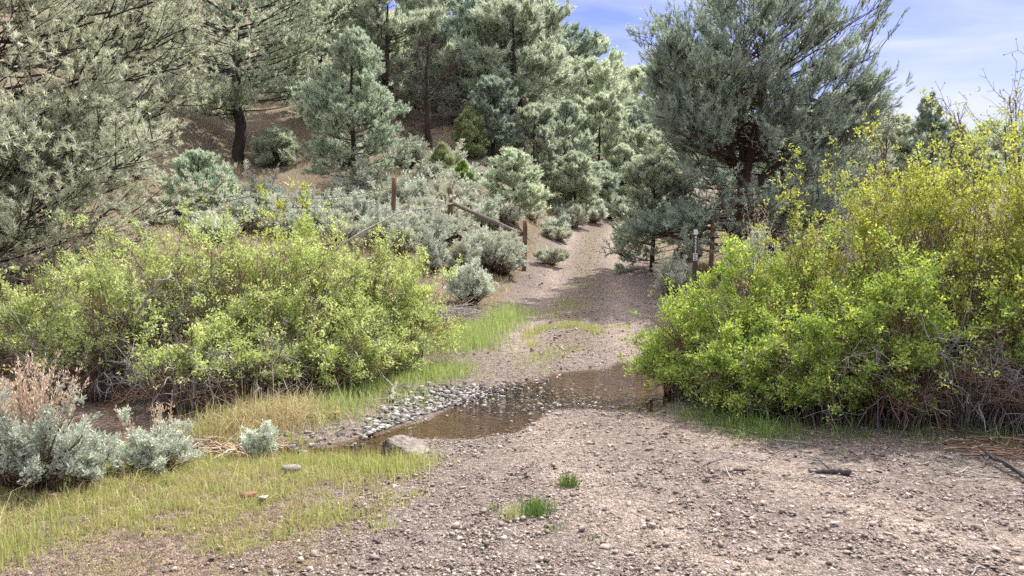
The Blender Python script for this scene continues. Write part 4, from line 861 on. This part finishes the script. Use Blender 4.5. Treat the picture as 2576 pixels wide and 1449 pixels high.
pb = (px_x(1300, Yf + .9), Yf + .9); beam('post', L(*pb, hpt(*pb) - .1), L(*pb, z_at(560, Yf + .9)), .065, .06, 'post', fo, seed=3)
beam('rail', L(b1[0] + .09, b1[1] - .05, z_at(512, Yf + 1)), L(b3[0] - .07, b3[1] - .02, z_at(589, Yf)), .055, .06, 'rail', fo, seed=4)
e = at(1078, 528, Yf + .3); beam('rail', L(b1[0] - .09, b1[1], z_at(505, Yf + 1)), L(*e), .055, .06, 'rail', fo, seed=5)
pl = (px_x(984, 19.5), 19.5); zp = hpt(*pl); lp = empty('fence_post', (pl[0], pl[1], zp), 'lone leaning reddish fence post behind the rose thicket', 'fence post')
beam('post_shaft', (0, 0, -.1), (.1, .05, z_at(447, 19.5) - zp), .07, .058, 'post', lp, seed=6)
for k, dz in enumerate((.25, .5)):
    w0 = np.array((.06, 0, z_at(447, 19.5) - zp - dz)); w1 = np.array((-3.2, 1.5, hpt(pl[0] - 3.2, pl[1] + 1.5) - zp + 1.25 - dz)); G = Geo(); t = np.linspace(0, 1, 10)[:, None]; Q = w0 + (w1 - w0) * t; Q[:, 2] -= .12 * np.sin(np.pi * t[:, 0]); tubes(G, Q[None], np.full((1, 10), .006), 4, .3); link('wire', G.mesh('wire', M['charred'], True), lp)
st = (px_x(582, 25), 25.0); zs = hpt(*st); o = empty('steel_post', (st[0], st[1], zs), 'thin dark steel fence stake among the sagebrush', 'fence post'); beam('stake', (0, 0, -.1), (0, 0, z_at(430, 25) - zs), .025, .022, 'charred', o, 6)
# right: brace behind the number post
Yb = 18.2; rb = (px_x(1786, Yb), Yb); zb = hpt(*rb); fr = empty('wooden_fence', (rb[0], rb[1], zb), 'fence post with a level rail in the shade of the large pine', 'fence')
beam('post', (0, 0, -.1), (.06, 0, z_at(532, Yb) - zb), .058, .052, 'post', fr, seed=7)
beam('rail', (.08, .02, z_at(563, Yb) - zb), (2.0, .35, z_at(563, Yb) - zb + .02), .032, .032, 'rail', fr, seed=8); beam('rail', (-.06, .02, z_at(563, Yb) - zb), (-1.0, .1, z_at(566, Yb) - zb), .03, .03, 'rail', fr, seed=9)
def number_post():
    Ym = 15.0; c = at(1748, 660, Ym); x = c[0]; z0 = hpt(x, Ym); top = z_at(575, Ym); w = .095
    o = empty('marker_post', (x, Ym, z0), 'slim brown marker post with white digits 43231 behind the willows', 'sign post')
    def box(nm, x0, x1, y0, y1, zz0, zz1, mat, bev=.003):
        bm = bmesh.new(); bmesh.ops.create_cube(bm, size=1)
        for v in bm.verts: v.co = Vector(((x0 + x1) / 2 + v.co.x * (x1 - x0), (y0 + y1) / 2 + v.co.y * (y1 - y0), (zz0 + zz1) / 2 + v.co.z * (zz1 - zz0)))
        bmesh.ops.bevel(bm, geom=bm.edges[:], offset=bev, segments=1, affect='EDGES'); me = bpy.data.meshes.new(nm); bm.to_mesh(me); bm.free(); me.materials.append(mat); return link(nm, me, o)
    brown = plain_mat('brown_post_plastic', (.05, .032, .022), .5); white = plain_mat('white_decal', (.62, .62, .60), .5); blk = plain_mat('black_print', (.05, .05, .05), .5)
    box('panel', -w / 2, w / 2, -.006, .006, -.2, top - z0, brown)
    zt = lambda v: z_at(v, Ym) - z0
    box('cap_decal', -w * .42, w * .42, -.0085, -.0055, zt(590), zt(577), white, .001)
    box('sticker', -w * .42, w * .42, -.0085, -.0055, zt(655), zt(637), white, .001)
    for a, b, c_, d in ((-.3, .3, .78, .9), (-.3, .1, .55, .68), (-.2, .3, .3, .44), (-.3, .25, .08, .2)):
        lo, hi = zt(655), zt(637); box('symbol', w * a, w * b, -.0105, -.008, lo + (hi - lo) * c_, lo + (hi - lo) * d, blk, .0005)
    vs_ = [597, 606.5, 616, 625.2, 634]
    for ch, v in zip('43231', vs_):
        cu = bpy.data.curves.new('digit', 'FONT'); cu.body = ch; cu.size = (zt(590) - zt(599.2)) * 1.22; cu.align_x = 'CENTER'; cu.align_y = 'CENTER'; cu.extrude = .001; cu.offset = .002; cu.materials.append(white)
        tmp = bpy.data.objects.new('digit', cu); dme = bpy.data.meshes.new_from_object(tmp); bpy.data.objects.remove(tmp); bpy.data.curves.remove(cu); t = link('digit', dme, o); t.location = (0, -.0085, zt(v)); t.rotation_euler = (math.pi / 2, 0, 0)
number_post()

# ------------------------------------------------------------------ grass
def blades(geo, r, x, y, h, lean=.35, wid=.004, hue=None):
    n = len(x); z = height(x, y) - .01; a = r.uniform(0, 6.283, n); ln = r.normal(0, lean, n)
    d = np.stack([np.cos(a), np.sin(a), np.zeros(n)], -1); b = np.stack([x, y, z], -1); up = np.array((0, 0, 1.0))
    m = b + up * (h * .55)[:, None] + d * (h * ln * .3)[:, None]; t = b + up * (h * np.clip(1 - .35 * np.abs(ln), .2, 1))[:, None] + d * (h * ln)[:, None]
    a2 = r.uniform(0, 6.283, n); s = np.stack([np.cos(a2), np.sin(a2), np.zeros(n)], -1) * (np.broadcast_to(wid, (n,)) * .5)[:, None]
    V = np.stack([b - s, b + s, m - s * .8, m + s * .8, t], 1); k = np.arange(n)[:, None] * 5
    hue = r.uniform(0, 1, n) if hue is None else hue
    geo.add(V, np.concatenate([k + 0, k + 1, k + 3, k + 2], 1), np.repeat(hue, 5)); geo.f.append((np.concatenate([k + 2, k + 3, k + 4], 1)) + geo.n - 5 * n)
def grass():
    r = np.random.default_rng(31); G, D, U, VG = Geo(), Geo(), Geo(), Geo()
    n = 150000; d = 3.3 * (6.4 / 3.3) ** r.uniform(0, 1, n); x = r.uniform(-.8, .12, n) * d; y = d
    edge = np.interp(y, [3.3, 3.8, 4.4, 5.0, 5.6, 6.2], [-1.3, -1.0, -.72, -.85, -1.15, -1.2])
    dens = 1 - sstep(-.75, .35, x - edge + .35 * noise2(x, y, .7)); near = sstep(3.5, 4.9, y + .5 * noise2(x, y, .9))
    k = (r.uniform(0, 1, n) < dens * (.3 + .7 * near)) & (noise2(x, y, .55) + .7 * noise2(x, y, .2) + near * .45 > r.normal(.15, .35, n)) & (poly_sd(x, y) > .03); x, y, near = x[k], y[k], near[k]
    h = (.022 + .038 * near + .045 * sstep(5.3, 6, y)) * r.lognormal(0, .3, len(x)); dry = r.uniform(0, 1, len(x)) < np.clip(.50 - .26 * near + .25 * noise2(x, y, .5), .08, .85)
    blades(G, r, x[~dry], y[~dry], h[~dry], .45, .0048); blades(D, r, x[dry], y[dry], h[dry] * 1.1, .7, .0042)
    # long pale stalks
    n = 500; x = r.uniform(-4.2, -.7, n); y = r.uniform(4.3, 6.1, n); blades(D, r, x, y, r.uniform(.12, .3, n), 1.0, .0035)
    def patch(us, n, hh, geo, sig=.3, lean=.3, wid=.006):
        for u, v, k in us:
            p = hit(u, v); m = int(n * k); xx = p[0] + r.normal(0, sig, m); yy = p[1] + r.normal(0, sig * 1.2, m); q = poly_sd(xx, yy) > .02; blades(geo, r, xx[q], yy[q], hh * r.lognormal(0, .3, q.sum()), lean, wid)
    patch([(1150, 860, 1), (1190, 845, 1.4), (1230, 825, 1.2), (1260, 805, 1), (1290, 785, .6), (1120, 880, .6), (1180, 870, .6)], 900, .16, VG, .24, .3, .008)
    patch([(760, 1040, .8), (820, 1020, 1), (900, 985, 1), (960, 965, 1), (1020, 950, 1), (1090, 945, .9), (1130, 935, .7), (850, 1045, .5), (1000, 1000, .3)], 800, .13, VG, .22, .4, .006)
    patch([(700, 1060, 1), (760, 1050, .7), (640, 1070, .8), (580, 1085, .7), (700, 1085, .6)], 500, .22, D, .18, .9, .005)
    patch([(620, 1065, 1), (690, 1050, 1), (540, 1085, 1)], 350, .16, G, .16, .5, .006)
    patch([(780, 1172, 1), (860, 1176, 1.2), (930, 1180, 1.2), (1000, 1186, 1), (1040, 1170, .5), (15, 1400, .7), (120, 1340, .4)], 420, .11, G, .13, .3, .006)
    # ring and strips in the road
    for u, v in [(1335, 870), (1325, 850), (1345, 838), (1375, 828), (1410, 822), (1445, 820), (1475, 826), (1500, 836), (1430, 822), (1350, 832), (1490, 830)]: patch([(u, v, 1)], 130, .085, G, .09, .3, .007)
    for u, v in [(1400, 800), (1410, 780), (1425, 765), (1390, 785), (1440, 760), (1455, 775), (1340, 905), (1345, 930), (1395, 890), (1430, 880), (1370, 900), (1560, 826), (1450, 720), (1420, 640), (1395, 660), (1350, 640), (1620, 915)]: patch([(u, v, 1)], 90, .075, G, .14, .4, .007)
    n = 2600; y = r.uniform(11, 34, n); x = road_x(y) + r.normal(0, .26, n); k = noise2(x, y, 1.3) + .5 * noise2(x, y, .4) > r.normal(.25, .3, n); blades(G, r, x[k], y[k], .06 * r.lognormal(0, .3, k.sum()), .5, .010)
    n = 3000; y = r.uniform(11.5, 38, n); x = road_x(y) - 1.75 - np.abs(r.normal(0, .4, n)); k = noise2(x, y, 1.1) > r.normal(0, .3, n); blades(D, r, x[k], y[k], .13 * r.lognormal(0, .3, k.sum()), .6, .012)
    # verge of the right thicket, its shade put into a darker green
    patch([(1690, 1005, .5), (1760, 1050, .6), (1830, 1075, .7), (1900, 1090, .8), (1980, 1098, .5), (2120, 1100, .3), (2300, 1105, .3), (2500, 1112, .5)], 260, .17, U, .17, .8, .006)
    # thin dry grass across the slope
    n = 26000; d = 13 * (75 / 13) ** r.uniform(0, 1, n); az = r.uniform(-.55, .3, n); x = az * d; y = d; k = (np.abs(x - road_x(y)) > 1.9) & (noise2(x, y, 2.2) > r.normal(-.1, .4, n)); x, y = x[k], y[k]
    blades(D, r, x, y, (.12 + .003 * y) * r.lognormal(0, .3, len(x)), .6, .008 + .0009 * y)
    tag(link('grass', G.mesh('grass', M['grass'])), 'short yellow green grass growing on the near bank and verges', 'grass', kind='stuff')
    tag(link('grass', U.mesh('shade_grass', M['tuft'])), 'lush grass under the right thicket, darkened in colour for its shade', 'grass', kind='stuff')
    tag(link('grass', VG.mesh('verge_grass', leaf_mat('verge_grass', (.22, .31, .08), (.54, .60, .24), .4, .5, .3, 0))), 'brighter green grass on the far bank and the road verge', 'grass', kind='stuff')
    tag(link('dry_grass', D.mesh('dry_grass', M['grass_dry'])), 'straw coloured dry grass on the banks and slope', 'grass', kind='stuff')
    for i, (u, v, n, hh, sg, lab, mt) in enumerate([(1432, 1225, 130, .12, .035, 'lush green grass tuft on the gravel, the one nearer the ford', 'tuft'), (1347, 1292, 240, .12, .05, 'largest lush green grass tuft on the open gravel', 'tuft'),
                                    (1283, 1298, 70, .10, .045, 'yellowing grass tuft left of the largest green one', 'grass'), (1395, 1338, 26, .07, .03, 'sparse little tuft below the largest green one', 'tuft'),
                                    (1490, 1360, 22, .05, .025, 'tiny tuft beside the dark square stone', 'tuft'), (960, 1330, 60, .10, .04, 'thin olive tuft at the grass edge of the gravel', 'grass'),
                                    (1240, 1285, 22, .07, .02, 'small green seedling tuft on gravel left of the yellowing one', 'tuft')]):
        p = hit(u, v); T = Geo(); a = np.random.default_rng(600 + i); blades(T, a, p[0] + a.normal(0, sg, n), p[1] + a.normal(0, sg, n), hh * a.uniform(.5, 1.1, n), .5, .005)
        for k in range(len(T.v)): T.v[k] = T.v[k] - p.astype(np.float32)
        tag(link('grass_tuft', T.mesh('grass_tuft', M[mt]), None, tuple(p)), lab, 'grass tuft')
grass()

def litter():
    r = np.random.default_rng(71); G = Geo(); n = 420
    k = r.integers(0, 3, n); x = np.where(k == 0, r.uniform(1.4, 4.6, n), np.where(k == 1, r.uniform(-3.2, -.8, n), r.uniform(-.6, 3.8, n))); y = np.where(k == 0, r.normal(5.75, .35, n), np.where(k == 1, r.uniform(6.4, 8.6, n), r.uniform(3.6, 7, n)))
    keep = (k < 2) | (r.uniform(0, 1, n) < .35); x, y = x[keep], y[keep]; n = len(x); z = height(x, y); a = r.uniform(0, 6.283, n); L = r.uniform(.04, .28, n)
    t = np.linspace(-.5, .5, 4); P = np.stack([x[:, None] + np.cos(a)[:, None] * L[:, None] * t, y[:, None] + np.sin(a)[:, None] * L[:, None] * t, np.repeat(z[:, None] + .012, 4, 1)], -1) + r.normal(0, .006, (n, 4, 3))
    tubes(G, P, np.ones((n, 4)) * r.uniform(.0015, .004, (n, 1)), 4, r.uniform(.1, .9, n))
    tag(link('twig_litter', G.mesh('twig_litter', M['dead'], True)), 'broken twigs scattered under the bushes and over the gravel', 'twigs', kind='stuff')
litter()
